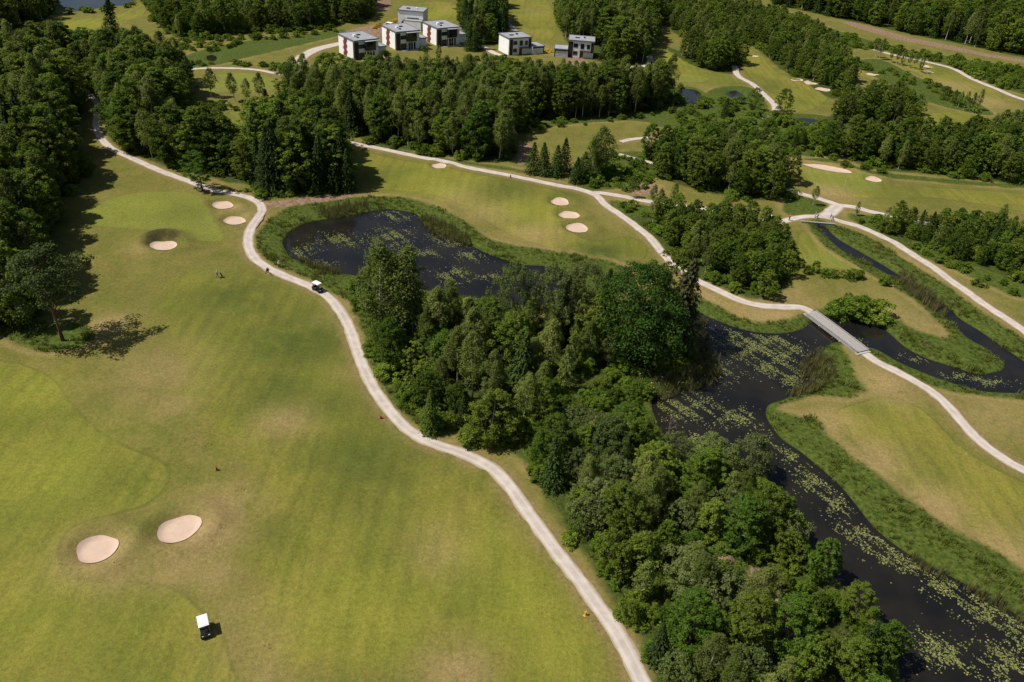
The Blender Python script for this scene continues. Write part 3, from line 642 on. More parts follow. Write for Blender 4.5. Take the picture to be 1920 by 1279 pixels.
def make_proto(kind, rng, lod):
    k, sz = (1.0, 1.0) if lod == 0 else (.30, 1.75)
    P = lambda n: max(6, int(n * k))
    if kind == 'birch':
        H = 10.0; R = rng.uniform(1.55, 2.0)
        L, C = crown_round(rng, H, R, rng.uniform(.16, .40), 92, P(80), .092 * sz, cr=(.18, .40), flat=1.5, point=.55, lob=.3)
        tb = trunk_mesh(rng, H, .105, .93, C, 7, .012); bark = BARK['birch']
    elif kind in ('leafy', 'oak', 'maple', 'lime'):
        H = 10.0; R = {'leafy': rng.uniform(2.6, 3.4), 'oak': 3.9, 'maple': 3.3, 'lime': 3.2}[kind]
        nc = {'leafy': 190, 'oak': 300, 'maple': 120, 'lime': 110}[kind]
        L, C = crown_round(rng, H, R, {'leafy': .10, 'oak': .18, 'maple': .24, 'lime': .06}[kind], nc, P(60), (.125 if kind != 'oak' else .10) * sz, cr=(.09, .24) if kind != 'oak' else (.12, .23), flat=rng.uniform(.5, .9), lob=rng.uniform(.2, .45), point=rng.uniform(.05, .3) if kind == 'leafy' else .1)
        tb = trunk_mesh(rng, H, .16 if kind != 'oak' else .26, .8, C, 8, .02); bark = BARK['dark']
    elif kind == 'willow':
        H = 10.0; R = rng.uniform(4.2, 5.4)
        L, C = crown_round(rng, H, R, .02, 190, P(62), .135 * sz, cr=(.08, .20), flat=1.25, point=.0, lob=.35)
        tb = trunk_mesh(rng, H, .2, .6, C, 10, .03); bark = BARK['dark']
    elif kind == 'shrub':
        H = 10.0; R = rng.uniform(6.5, 9.0)
        L, C = crown_round(rng, H, R, -.02, 46, P(90), .50 * sz, cr=(.2, .36), flat=.8, lob=.4)
        tb = trunk_mesh(rng, H, .25, .5, C, 6, .03); bark = BARK['dark']
    elif kind == 'pine':
        H = 10.0; R = 2.5; nc = 75
        L, C = crown_round(rng, H, R, .42, nc, P(80), .10 * sz, cr=(.22, .36), flat=.6, lob=.45)
        tb = trunk_mesh(rng, H, .13, .93, C, 12, .02); bark = BARK['pine']
    else:  # spruce, larch, copper: whorled cone
        H = 10.0; R = rng.uniform(2.2, 2.7) if kind != 'copper' else 2.5
        Pn = []; Nn = []; Al = []; z = .6
        while z < H * .985:
            t = z / H; rr = R * (1 - t) ** .82 * rng.uniform(.82, 1.12) + .05; nb = int(7 + 6 * (1 - t)); a0 = rng.uniform(0, 6.28)
            for q in range(nb):
                a = a0 + 6.283 * q / nb + rng.normal(0, .12); l = rr * rng.uniform(.7, 1.1); m = max(3, int((4 + 13 * (1 - t)) * (1 if lod == 0 else .45)))
                s = rng.uniform(.12, 1, m) ** .7; d = np.array([math.cos(a), math.sin(a), 0]); side = np.array([-d[1], d[0], 0])
                p = d * (s * l)[:, None] + side * (rng.normal(0, .16, m) * l * (1.1 - s))[:, None]
                p[:, 2] = z - l * .42 * s ** 1.5 + .1 * rng.normal(size=m) * l + .12 * l * s ** 4
                Pn.append(p); Nn.append(np.tile(d * .55 + np.array([0, 0, .8]), (m, 1)) + rng.normal(0, .35, (m, 3))); Al.append(np.tile(d, (m, 1)))
            z += .27 * (1 - .45 * t) * (1 if lod == 0 else 1.25)
        Pn, Nn, Al = np.concatenate(Pn), np.concatenate(Nn), np.concatenate(Al)
        L = cards(Pn, Nn, .17 * (sz if lod == 0 else 1.5), .45, rng, Al); C = None
        tb = trunk_mesh(rng, H, .13, .97, None, 0, .006); bark = BARK['dark']
    crown = mesh_np(kind + '_crown', L[0], L[1], [LM[kind]])
    trunk = tb.mesh(kind + '_trunk', bark, True)
    # one joined mesh for trees too far off to show their parts
    tv = np.array([v.co[:] for v in trunk.vertices]); nf = len(L[0])
    tq = [f for f in tb.f]
    j = bpy.data.meshes.new(kind + '_whole')
    j.from_pydata([tuple(v) for v in L[0]] + [tuple(v) for v in tv], [], [tuple(f) for f in L[1]] + [tuple(i + nf for i in f) for f in tq]) if lod else None
    if lod:
        j.materials.append(LM[kind]); j.materials.append(bark)
        mi = np.zeros(len(j.polygons), np.int32); mi[len(L[1]):] = 1; j.polygons.foreach_set('material_index', mi); j.update()
    return crown, trunk, j
PROTO = {}; prng = np.random.default_rng(21)
for kind, n in dict(birch=7, leafy=10, willow=6, spruce=5, shrub=5).items():
    PROTO[kind] = ([make_proto(kind, prng, 0) for _ in range(n)], [make_proto(kind, prng, 1) for _ in range(n)])
for kind in ('oak', 'maple', 'pine', 'larch', 'copper', 'lime'):
    PROTO[kind] = ([make_proto(kind, prng, 0)], [])

TREES = []      # kind, x, y, height, width factor, phrase-key, label or None
def tree(kind, px, py, h, label=None, wf=1.0, key='single', name=None):
    x, y = at(px, py); TREES.append([kind, x, y, h, wf, key, label, name])
# landmark trees, base pixel and height
tree('pine', 119, 641, 19, 'leaning dark pine with bare trunk at the left wood\'s tip', 1.15)
tree('maple', 380, 356, 10.5, 'lone round green tree standing by the path near the green', 1.2, name='maple_tree')
tree('oak', 1186, 682, 20.5, 'huge round dark green oak in the wood beside the lower pond', 1.0)
tree('copper', 1262, 648, 20, 'tall brownish conifer right behind the huge round oak', 1.2, name='conifer_tree')
tree('leafy', 1236, 628, 19, 'tall grey green tree rising behind the huge round oak', .85, name='poplar_tree')
tree('larch', 806, 806, 8.5, 'bright yellow green larch at the bend of the path', 1.1)
tree('lime', 1442, 1112, 6.8, 'bright lime green tree in the middle of the lower wood', .75)
tree('lime', 1180, 1165, 4.2, 'small bright lime tree at the lower path\'s wood edge', .9)
tree('lime', 1418, 1135, 4.5, 'small vivid green tree beside the clearing in the lower wood', .8)
tree('lime', 1215, 745, 3.2, 'vivid green bush in the glade left of the lower pond', 1.3, name='shrub')
tree('lime', 1190, 790, 3.0, 'second vivid green bush below the glade by the lower pond', 1.3, name='shrub')
tree('lime', 770, 700, 7.0, 'yellow green leafy tree behind the path bend', 1.0)
tree('lime', 1600, 1165, 6.5, 'fresh green dome shaped tree overhanging the channel', 1.25)
tree('willow', 1396, 893, 8.0, 'big grey green willow where the pond narrows to the channel', 1.05)
tree('spruce', 222, 140, 26, 'tall dark spruce spire standing above the upper left wood', 1.0)
tree('birch', 712, 632, 20, 'tallest birch at the left tip of the pond wood', 1.25)
tree('birch', 752, 640, 18.5, 'second tall birch behind the left tip of the pond wood', 1.25)
tree('birch', 736, 600, 14, 'shorter leafy birch standing by the pond\'s near shore', 1.2)
tree('birch', 775, 628, 13.5, 'slim birch right of the two tall birches by the pond', 1.2)
tree('willow', 957, 625, 15.5, 'grey green willow bulging into the pond from its near shore', .62)
tree('willow', 1042, 628, 16, 'grey willow beside the narrow gap of open water', .62)
tree('willow', 1098, 625, 15.5, 'pale willow left of the small spruce tops by the pond', .65)
tree('spruce', 1058, 640, 13, 'narrow spruce spire behind the grey willows', 1.0)
tree('spruce', 1138, 640, 16, 'dark spruce spire left of the tall grey tree', .9)
tree('spruce', 1035, 912, 9.5, 'brownish spruce standing where the lower wood begins', 1.1)
for i, (x, y, h, w) in enumerate([(396,181,9.5,1.1),(441,190,9,1.3),(464,196,8.5,1.1),(487,193,9.5,1.1)]):
    tree('birch', x, y, h, ['single birch in front of the far green, leftmost of four', 'second birch from the left below the far green', 'third birch from the left below the far green', 'rightmost birch of the four below the far green'][i], w)
for i, (x, y, h) in enumerate([(998,326,9),(1020,328,9.5),(1041,331,9),(1057,322,9.5),(1078,343,7.5),(1094,336,8)]):
    tree('spruce', x, y, h, 'small dark spruce in the row beside the far path', 1.35, 'row')
tree('birch', 1122, 332, 14, 'tall leafy birch beside the row of small spruces', 1.6)
tree('birch', 1108, 338, 12, 'pale trunked birch left of the tall birch by the spruces', 1.3)
for x, y, h in [(520,355,19),(505,358,17),(640,352,16),(652,356,12),(625,358,13),(545,360,10)]:
    tree('spruce', x, y, h, 'tall dark spruce in the clump above the pond', 1.0, 'oaks')
for x, y, h, in [(895,92,13),(880,94,10),(888,96,9)]: tree('spruce', x, y, h, 'dark spruce on the lawn between the villas', 1.3, 'villalawn')
tree('leafy', 822, 112, 5.5, 'small round tree on the lawn in front of the villas', .8)
tree('leafy', 799, 114, 4, 'smaller young tree on the lawn in front of the villas', .7)
tree('leafy', 1465, 232, 12, 'tall dark tree standing alone by the far path\'s bend', .75)
tree('spruce', 1357, 222, 7, 'small dark spruce among the scrub by the far ponds', 1.3)
tree('leafy', 1412, 208, 8, 'round pale tree beside the far pond', .9)
for i, (x, y, h) in enumerate([(1525,381,5.5),(1605,402,4),(1182,372,6),(1222,388,6),(1236,392,5.5),(1260,392,7)]): tree('birch', x, y, h, 'young birch standing beside the link path', 1.5, 'saplings')
for x, y, h in [(1668,118,6),(1680,121,7),(1690,124,7),(1702,128,6),(1712,131,7),(1724,136,7),(1648,112,9),(1640,108,8),(1785,196,6),(1796,200,6),(1806,206,7),(1818,208,7),(1830,206,8),(1774,186,5)]:
    tree('birch', x, y, h, 'small narrow tree in the line between far fairways', 1.3, 'fairline')
# shrubs placed by hand
SHR = [(1607,590,4.3,1.2,'broad dense shrub beside the footbridge, middle of three'),(1574,588,3.6,1.05,'broad dense shrub beside the footbridge, leftmost of three'),(1643,594,3.8,1.1,'broad dense shrub beside the footbridge, rightmost of three'),(490,368,2.2,.9,'round bush where the path bends at the wood'),
       (1528,512,2.8,.5,None),(1512,516,2.2,.6,None),(1560,520,1.8,.9,None),(1605,524,2.4,.9,None),(1590,524,1.8,.9,None),(1655,533,2.3,.9,None),(1545,520,1.8,.6,None),
       (690,108,1.6,1,None),(722,104,2.0,1,None),(795,96,2.2,1,None)]
for x, y, h, w, l in SHR: tree('shrub', x, y, h, l, w, 'shrubs')

WOODKEY = {w[0]: w[1] for w in WOODS}
WOODKEY.update(row='row of small spruces', saplings='verge of the link path', shrubs='open ground', villalawn='lawn', fairline='line between far fairways')
def scatter(poly, sp, rng, jitter=.38):
    lo, hi = poly.min(0), poly.max(0)
    nx, ny = int((hi[0] - lo[0]) / sp) + 2, int((hi[1] - lo[1]) / (sp * .87)) + 2
    j, i = np.meshgrid(np.arange(ny), np.arange(nx), indexing='ij')
    P = np.stack([lo[0] + (i + .5 * (j % 2)) * sp, lo[1] + j * sp * .87], -1).reshape(-1, 2) + rng.normal(0, sp * jitter * .6, (nx * ny, 2))
    return P[inside(poly, P)]
srng = np.random.default_rng(5)
VILLA_C = ats([(672,95),(750,85),(828,78),(770,45),(975,92),(1085,98)])
def free(P, pad_path=1.6, pad_water=1.2):
    f = fields(P, True)
    ok = (f['path'] > pad_path) & (f['water'] > pad_water) & (f['fair'] > 1.0) & (f['green'] > 1.5) & (f['bare'] > .5)
    for c in VILLA_C: ok &= np.hypot(P[:, 0] - c[0], P[:, 1] - c[1]) > 14
    return ok
fixed = np.array([[t[1], t[2]] for t in TREES])
GLADES = [smooth_poly(ats(p), True, 2) for p in ([(1050,765),(1110,705),(1190,695),(1290,722),(1225,765),(1240,830),(1190,835),(1100,805)], [(915,832),(1000,805),(1060,812),(1020,862),(960,852)], [(1385,1062),(1440,1050),(1485,1190),(1440,1212),(1398,1150)], [(655,545),(690,560),(715,640),(700,645),(675,600)])]
for key, phrase, poly, sp, mixw, (h0, h1) in WD:
    P = scatter(poly, sp, srng); P = P[free(P)]
    d = np.sqrt(((P[:, None] - fixed[None]) ** 2).sum(-1)).min(1); P = P[d > 2.4]
    P = P[np.hypot(P[:, 0] - at(368, 340)[0], P[:, 1] - at(368, 340)[1]) > 9.5]
    if key.startswith('island'):
        for g in GLADES: P = P[sdf(g, P) > .3]
    kinds = list(mixw); pr = np.array([mixw[k] for k in kinds]); pr = pr / pr.sum()
    ks = srng.choice(len(kinds), len(P), p=pr)
    edge = -sdf(poly, P)
    for p, k, e in zip(P, ks, edge):
        kd = kinds[k]; h = srng.uniform(h0, h1) * (1.0 if e > 4 else .86)
        if kd == 'willow': h *= .85
        TREES.append([kd, p[0], p[1], h, srng.uniform(.92, 1.25), key, None, None])
# gaps in the canopy: where trees stay low enough to leave open ground in sight
for t in TREES:
    if t[6] is not None: continue
    b = project(np.array([t[1], t[2], 0.0]))
    for x0, x1, y0, y1, top in ((345,425,192,335,196),(422,478,196,338,250),(478,525,192,262,190),(148,222,255,325,262),(1472,1545,244,292,243),(1560,1700,232,262,226),(1250,1400,150,300,200)):
        if x0 < b[0] < x1 and y0 < b[1] < y1:
            while t[3] > 2.5 and project(np.array([t[1], t[2], t[3]]))[1] < top: t[3] -= .4
# low shrubs along the edges of woods and in their gaps
SHRUB_H = dict(island_n=(1.2, 3.0), island_s=(1.2, 2.8), fork=(1.2, 2.5), middle=(1.5, 3.2), edge=(1.5, 3), oaks=(1.2, 2.6), east=(1.2, 2.6), right=(1.5, 3), far_right=(1.5, 3.0), upper=(1.2, 2.6), villafront=(1.2, 2.4), topband=(1.5, 3.0), northband=(1.5, 3))
for key, phrase, poly, sp, mixw, hr in WD:
    if key not in SHRUB_H: continue
    a, b = SHRUB_H[key]
    big = poly + unit(poly - poly.mean(0)) * 2.0
    P = scatter(big, 3.3 if key.startswith('island') else 5.0, srng, .6); P = P[free(P, .9, .5)]
    e = np.abs(sdf(poly, P)); P = P[(e < 4.5) | (srng.uniform(size=len(P)) < (.5 if key.startswith('island') else .1))]
    for p in P: TREES.append(['shrub', p[0], p[1], srng.uniform(a, b), srng.uniform(.75, 1.1), key, None, None])
# scrub on open ground: polygon, spacing, heights
SCRUB = [([(1290,200),(1350,192),(1400,196),(1440,225),(1420,262),(1340,250),(1270,240)], 4.5, (1, 3)), ([(1150,345),(1200,330),(1225,345),(1180,372),(1130,360)], 4, (1, 2.5)), ([(1150,392),(1190,385),(1300,398),(1330,412),(1240,402),(1195,412)], 3.0, (.8, 2)),
         ([(1090,300),(1160,290),(1215,310),(1215,340),(1150,350),(1090,345)], 3.5, (1, 2.5)), ([(1585,405),(1640,412),(1680,440),(1640,425)], 3, (1, 2.2)), ([(1700,455),(1800,490),(1930,545),(1930,570),(1800,520),(1700,475)], 4, (1, 2)),
         ([(1480,280),(1540,292),(1600,308),(1660,328),(1600,318),(1540,300)], 4, (1, 2)), ([(1560,60),(1700,95),(1900,125),(1920,150),(1800,130),(1650,95),(1560,90)], 5.5, (1.2, 3)), ([(1800,130),(1930,140),(1930,175),(1880,168)], 4.5, (2, 4.5)),
         ([(1600,118),(1720,145),(1850,205),(1800,205),(1700,155),(1600,125)], 4.5, (1, 2.4)), ([(345,118),(560,125),(545,145),(500,132),(420,122),(345,124)], 3.2, (1, 2.0)), ([(340,70),(470,62),(640,50),(640,58),(480,80),(400,100),(350,100)], 4.5, (1, 2.5)),
         ([(1440,215),(1560,250),(1560,275),(1450,270)], 4.2, (1.5, 4)), ([(480,345),(640,350),(640,362),(480,366)], 4, (.8, 1.6)), ([(590,105),(640,100),(670,118),(600,125)], 3.5, (.8, 1.8)), ([(380,196),(470,196),(520,200),(500,206),(390,206)], 3.2, (1, 2.2)),
         ([(880,106),(960,112),(1000,116),(880,116)], 4, (1, 2.2)), ([(120,20),(200,14),(255,6),(255,10),(200,19),(130,26)], 4, (1.2, 2.6)), ([(975,235),(1180,220),(1260,208),(1260,214),(1100,234),(980,248)], 4, (1, 2.0))]
for p, sp, (a, b) in SCRUB:
    poly = smooth_poly(ats(p), True, 2); P = scatter(poly, sp, srng, .7); f = fields(P, False); P = P[(f['path'] > 1.0) & (f['water'] > .4)]
    for q in P: TREES.append(['shrub', q[0], q[1], srng.uniform(a, b), srng.uniform(.7, 1.1), 'scrub', None, None])
WOODKEY['scrub'] = 'scrub on the open rough'

NICE = dict(birch=('birch_tree', 'birch', 'slender birch'), leafy=('broadleaf_tree', 'tree', 'rounded broadleaf tree'), willow=('willow_tree', 'willow', 'grey green willow'),
            spruce=('spruce_tree', 'spruce', 'dark pointed spruce'), shrub=('shrub', 'shrub', 'leafy shrub'), oak=('oak_tree', 'oak', ''), maple=('maple_tree', 'tree', ''), pine=('pine_tree', 'pine', ''), larch=('larch_tree', 'larch', ''), copper=('conifer_tree', 'conifer', ''), lime=('broadleaf_tree', 'tree', ''))
T_XY = np.array([[t[1], t[2]] for t in TREES]); T_Z = height(T_XY)
T_H = np.array([t[3] for t in TREES]); T_F = fields(T_XY, False); T_Q = {}; PLURAL = dict(birch='birches', larch='larches', spruce='spruces')
for kk in {(t[0], t[5]) for t in TREES}:
    hs = [t[3] for t in TREES if (t[0], t[5]) == kk]; T_Q[kk] = (np.quantile(hs, .3), np.quantile(hs, .72))
pb = project(np.column_stack([T_XY, T_Z])); pt = project(np.column_stack([T_XY, T_Z + T_H]))
in_frame = (np.maximum(pb[:, 0], pt[:, 0]) > -20) & (np.minimum(pb[:, 0], pt[:, 0]) < 1940) & (pb[:, 1] > 4) & (pt[:, 1] < 1275) & (pb[:, 2] > 1)
size_px = np.abs(pb[:, 1] - pt[:, 1])
MARKS = [(1186,682,'huge oak'),(806,806,'bright larch'),(715,632,'tallest birches'),(1442,1112,'lime green tree'),(1396,893,'big willow'),(1435,1165,'brown clearing'),(1215,745,'vivid green bush'),(1600,1165,'dome shaped tree'),(1035,912,'brownish spruce'),(1180,1165,'small lime tree'),(957,625,'shore willow'),(1040,740,'open glade'),(1330,1260,'photo\'s bottom edge trees')]
order = np.argsort(-size_px); count = {}; REST = {}
trng = np.random.default_rng(3)
for i in order:
    kind, x, y, h, wf, key, lab, name = TREES[i]
    fine = size_px[i] > 62 or lab is not None and not PROTO[kind][1]
    if kind == 'shrub': fine = size_px[i] > 16
    ps = PROTO[kind][0 if (fine or not PROTO[kind][1]) else 1]
    pi = int(trng.integers(len(ps))); rz = trng.uniform(0, 6.283); sc = h / 10.0
    single = lab is not None and key == 'single'
    if not single and (not in_frame[i] or count.get(kind, 0) >= 290):
        REST.setdefault(kind, []).append((x, y, T_Z[i] - .05, int(trng.integers(len(PROTO[kind][1]))), rz, sc)); continue
    count[kind] = count.get(kind, 0) + 1
    nm, cat, adj = NICE[kind]; nm = name or nm
    loc = (x, y, T_Z[i] - .06); scl = (sc * wf, sc * wf, sc)
    if fine or not PROTO[kind][1]:
        r = empty(nm, loc, rz); r.scale = scl
        c = add('crown', ps[pi][0], r); t = add('trunk', ps[pi][1], r)
    else:
        r = add(nm, ps[pi][2], None, loc, rz); r.scale = scl
    r.rotation_euler = (trng.normal(0, .045), trng.normal(0, .045), rz)
    if single or lab: tag(r, lab, cat, None if single else nm.replace('_', ' ') + 's of the ' + WOODKEY.get(key, key))
    else:
        where = ' at its path edge' if T_F['path'][i] < 7 else ' at its water edge' if T_F['water'][i] < 6 else ''
        big, small = ('large ', 'small ') if kind == 'shrub' else ('tall ', 'short ')
        size = big if h > T_Q.get((kind, key), (9e9,))[-1] else small if h < T_Q.get((kind, key), (0,))[0] else ''
        if len(f'{size}{adj} in the {WOODKEY[key]}{where}'.split()) > 16: where = ''
        if key.startswith('island'):
            d2 = [(pb[i, 0] - q[0]) ** 2 + ((pb[i, 1] - q[1]) * 1.6) ** 2 for q in MARKS]; q = MARKS[int(np.argmin(d2))]
            dx, dy = pb[i, 0] - q[0], (pb[i, 1] - q[1]) * 1.6
            side = ('right of' if dx > 0 else 'left of') if abs(dx) > abs(dy) else ('below' if dy > 0 else 'behind')
            far = '' if min(d2) < 80 ** 2 else 'well '
            l = f"{size}{adj} in the {'pond' if key == 'island_n' else 'lower'} wood {far}{side} the {q[2]}"
            tag(r, l, cat, f"{size}{PLURAL.get(cat, cat + 's')} of the {WOODKEY[key]}, {far}{side} the {q[2]}"); continue
        tag(r, f"{size}{adj} in the {WOODKEY[key]}{where}", cat, f"{size}{PLURAL.get(cat, cat + 's')} of the {WOODKEY[key]}{where}")

# the rest of each kind: one object of instances
def instancer(name, pts, meshes, label, cat):
    coll = bpy.data.collections.new(name + '_kinds')
    for k, me in enumerate(meshes): coll.objects.link(bpy.data.objects.new(f"{name}_kind_{k:02d}", me))
    A = np.array(pts, float); me = bpy.data.meshes.new(name); me.vertices.add(len(A)); me.vertices.foreach_set('co', A[:, :3].astype(np.float32).ravel())
    a = me.attributes.new('pick', 'INT', 'POINT'); a.data.foreach_set('value', A[:, 3].astype(np.int32))
    attr(me, 'turn', A[:, 4]); attr(me, 'grow', A[:, 5])
    ng = bpy.data.node_groups.new(name, 'GeometryNodeTree')
    ng.interface.new_socket('Geometry', in_out='INPUT', socket_type='NodeSocketGeometry'); ng.interface.new_socket('Geometry', in_out='OUTPUT', socket_type='NodeSocketGeometry')
    gi, go = ng.nodes.new('NodeGroupInput'), ng.nodes.new('NodeGroupOutput')
    iop = ng.nodes.new('GeometryNodeInstanceOnPoints'); ci = ng.nodes.new('GeometryNodeCollectionInfo')
    ci.inputs['Collection'].default_value = coll; ci.inputs['Separate Children'].default_value = True; ci.inputs['Reset Children'].default_value = True
    def na(nm, ty):
        o = ng.nodes.new('GeometryNodeInputNamedAttribute'); o.data_type = ty; o.inputs['Name'].default_value = nm; return o.outputs['Attribute']
    cx = ng.nodes.new('ShaderNodeCombineXYZ'); L = ng.links.new
    L(na('turn', 'FLOAT'), cx.inputs[2]); L(gi.outputs[0], iop.inputs['Points']); L(ci.outputs[0], iop.inputs['Instance']); iop.inputs['Pick Instance'].default_value = True
    L(na('pick', 'INT'), iop.inputs['Instance Index']); L(cx.outputs[0], iop.inputs['Rotation'])
    cs = ng.nodes.new('ShaderNodeCombineXYZ'); g = na('grow', 'FLOAT')
    for k in range(3): L(g, cs.inputs[k])
    L(cs.outputs[0], iop.inputs['Scale']); L(iop.outputs[0], go.inputs[0])
    o = add(name, me); md = o.modifiers.new('spread', 'NODES'); md.node_group = ng
    return tag(o, label, cat, kind='stuff')
for kind, pts in REST.items():
    nm, cat, adj = NICE[kind]
    instancer({'birch': 'birch_forest', 'leafy': 'broadleaf_forest', 'spruce': 'spruce_forest', 'willow': 'willow_thicket', 'shrub': 'undergrowth'}[kind], pts, [p[2] for p in PROTO[kind][1]], f"mass of {adj}s filling the woods behind the nearer ones", 'forest' if kind != 'shrub' else 'undergrowth')
print('trees', {k: v for k, v in count.items()}, {k: len(v) for k, v in REST.items()})

# ------------------------------------------------------------------ tall grass, reeds, flowers, lily pads
def tuft_mesh(name, rng, n, h, w, spread, mat, droop=.35):
    V = []; Fc = []
    for _ in range(n):
        a = rng.uniform(0, 6.283); d = np.array([math.cos(a), math.sin(a)]); b = rng.normal(0, spread * .5, 2); hh = h * rng.uniform(.55, 1.1); l = hh * droop * rng.uniform(.3, 1.3)
        s = np.array([-d[1], d[0]]) * w * rng.uniform(.6, 1.2); k = len(V)
        V += [(*(b - s), 0), (*(b + s), 0), (*(b + d * l * .35 + s * .8), hh * .6), (*(b + d * l * .35 - s * .8), hh * .6), (*(b + d * l), hh)]
        Fc += [(k, k + 1, k + 2, k + 3), (k + 3, k + 2, k + 4)]
    me = bpy.data.meshes.new(name); me.from_pydata(V, [], Fc); me.materials.append(mat); me.update(); return me
M_GRASS = leaf_material('tall_grass_blades', (.060, .098, .011), (.150, .165, .034), .34, .12)
M_REED = leaf_material('reed_blades', (.105, .105, .035), (.165, .150, .062), .25, .2)
grng = np.random.default_rng(11)
def sample_in(poly, dens, rng):
    lo, hi = poly.min(0), poly.max(0); n = int((hi - lo).prod() * dens); P = rng.uniform(lo, hi, (n, 2)); return P[inside(poly, P)]
def patchy(P, sc, ph):
    return np.sin(P[:, 0] / sc + ph) * np.sin(P[:, 1] / sc * 1.13 + ph * 2) + .6 * np.sin(P[:, 0] / sc * 2.3 + P[:, 1] / sc * 1.7 + ph)
gp = np.concatenate([sample_in(p, 1.5, grng) for p in T_POLY[:12]] + [sample_in(w[2], .5, grng) for w in WD if w[0].startswith('island')])
gf = fields(gp, True); gp = gp[(gf['water'] > -.1) & (gf['path'] > .5) & (gf['bare'] > .3)]
cl = np.concatenate([at(x, y) + grng.normal(0, r, (int(n), 2)) for x, y, r, n in [(312,1056,.5,40),(232,1057,.4,14),(388,841,.35,18),(451,922,.4,20),(415,993,.3,8),(322,1097,.3,6),(503,1220,.3,6)]])
gp = np.concatenate([gp, cl]); gz = height(gp)
tufts = [tuft_mesh('tall_grass_tuft', grng, 16, .62, .035, .36, M_GRASS if k < 5 else M_REED, .55) for k in range(6)]
instancer('tall_grass', np.column_stack([gp, gz - .03, grng.integers(0, 6, len(gp)), grng.uniform(0, 6.28, len(gp)), grng.uniform(.45, 1.35, len(gp)) * np.clip(.85 + .45 * patchy(gp, 3.0, .5), .25, 1.7) * np.where(np.arange(len(gp)) >= len(gp) - len(cl), .22, 1.0)]), tufts, 'lush tall grass on the pond banks and rough edges', 'grass')
rp = np.concatenate([sample_in(p, 3.2, grng) for p in R_POLY]); rf = fields(rp, False); rp = rp[(rf['water'] > -3.2) & (rf['path'] > 1)]
rz_ = np.maximum(height(rp), WL - .3)
reeds = [tuft_mesh('reed_tuft', grng, 12, 1.9, .03, .22, M_REED, .18) for _ in range(3)]
instancer('reeds', np.column_stack([rp, rz_, grng.integers(0, 3, len(rp)), grng.uniform(0, 6.28, len(rp)), grng.uniform(.6, 1.15, len(rp))]), reeds, 'brownish reeds standing in the shallow pond margins', 'reeds')
# white umbels among the tall grass of the woods
M_UMBEL = paint('white_umbel_flowers', (.72, .74, .66), .8)
up = np.concatenate([sample_in(smooth_poly(ats(p), True, 2), d, grng) for p, d in [(TALL[9], .16), (TALL[10], .20), (TALL[8], .05), ([(1190,690),(1235,690),(1240,715),(1200,725)], .6)]])
uf = fields(up, False); up = up[(uf['water'] > .2) & (uf['path'] > .8)]
mb = MB()
for p, z in zip(up, height(up)):
    for _ in range(int(grng.integers(1, 4))):
        x, y = p + grng.normal(0, .25, 2); zz = z + grng.uniform(.7, 1.15); r = grng.uniform(.035, .085)
        mb.raw([(x + r * math.cos(k * 1.047), y + r * math.sin(k * 1.047), zz) for k in range(6)] + [(x, y, zz + r * .4)], [(k, (k + 1) % 6, 6) for k in range(6)])
tag(mb.build('white_flowers', M_UMBEL), 'scattered white wildflower heads in the tall grass', 'flowers', kind='stuff')

def lily_material():
    n = NT('lily_pads'); g = n.n('ShaderNodeNewGeometry'); r = g.outputs['Random Per Island']
    c = n.mix(n.step(r, .1, .9), (.095, .120, .026), (.225, .230, .075))
    c = n.mix(n.step(r, .88, .93), c, (.29, .28, .13))
    return n.done(n.pbr(c, .45, .4))
M_LILY = lily_material()
V = []; Fq = []; nv = 0
LP = []
for x, y, rx, ry in LILIES:
    c = at(x, y, WL); ax = np.linalg.norm(at(x + rx, y, WL) - at(x - rx, y, WL)) / 2; ay = np.linalg.norm(at(x, y - ry, WL) - at(x, y + ry, WL)) / 2
    n = int(ax * ay * 3.14 * 19.0); q = grng.normal(0, .52, (n, 2)) * np.array([ax, ay]) + c
    LP.append(q)
LP = np.concatenate(LP)
pat = patchy(LP, 1.35, 1.1) + .8 * patchy(LP, .62, 2.1); LP = LP[pat > -.1 + grng.normal(0, .42, len(LP))]
LP = LP[np.min([sdf(p, LP) for _, p in W_POLY[:2]], 0) < -.55]
R = grng.uniform(.045, .145, len(LP)); K = 7; th = np.linspace(.25, 6.03, K)
tilt = grng.normal(0, .05, (len(LP), 2)); rot = grng.uniform(0, 6.28, len(LP))
VX = LP[:, None, 0] + R[:, None] * np.cos(th[None] + rot[:, None]); VY = LP[:, None, 1] + R[:, None] * np.sin(th[None] + rot[:, None]) * .93
VZ = WL + .015 + grng.uniform(0, .03, len(LP))[:, None] + (VX - LP[:, None, 0]) * tilt[:, :1] + (VY - LP[:, None, 1]) * tilt[:, 1:]
VZ = np.maximum(VZ, WL + .006)
ctr = np.column_stack([LP, VZ.mean(1) - .003])
V = np.concatenate([np.stack([VX, VY, VZ], -1).reshape(-1, 3), ctr]); i = np.arange(len(LP) * K).reshape(-1, K); cidx = np.arange(len(LP)) + len(LP) * K
tri = np.stack([i[:, :-1], i[:, 1:], np.repeat(cidx[:, None], K - 1, 1)], -1).reshape(-1, 3)
tag(add('lily_pads', mesh_np('lily_pads', V, tri, [M_LILY])), 'floating yellow green water lily pads covering the ponds in patches', 'lily pads', kind='stuff')
print('tufts', len(gp), 'reeds', len(rp), 'pads', len(LP))

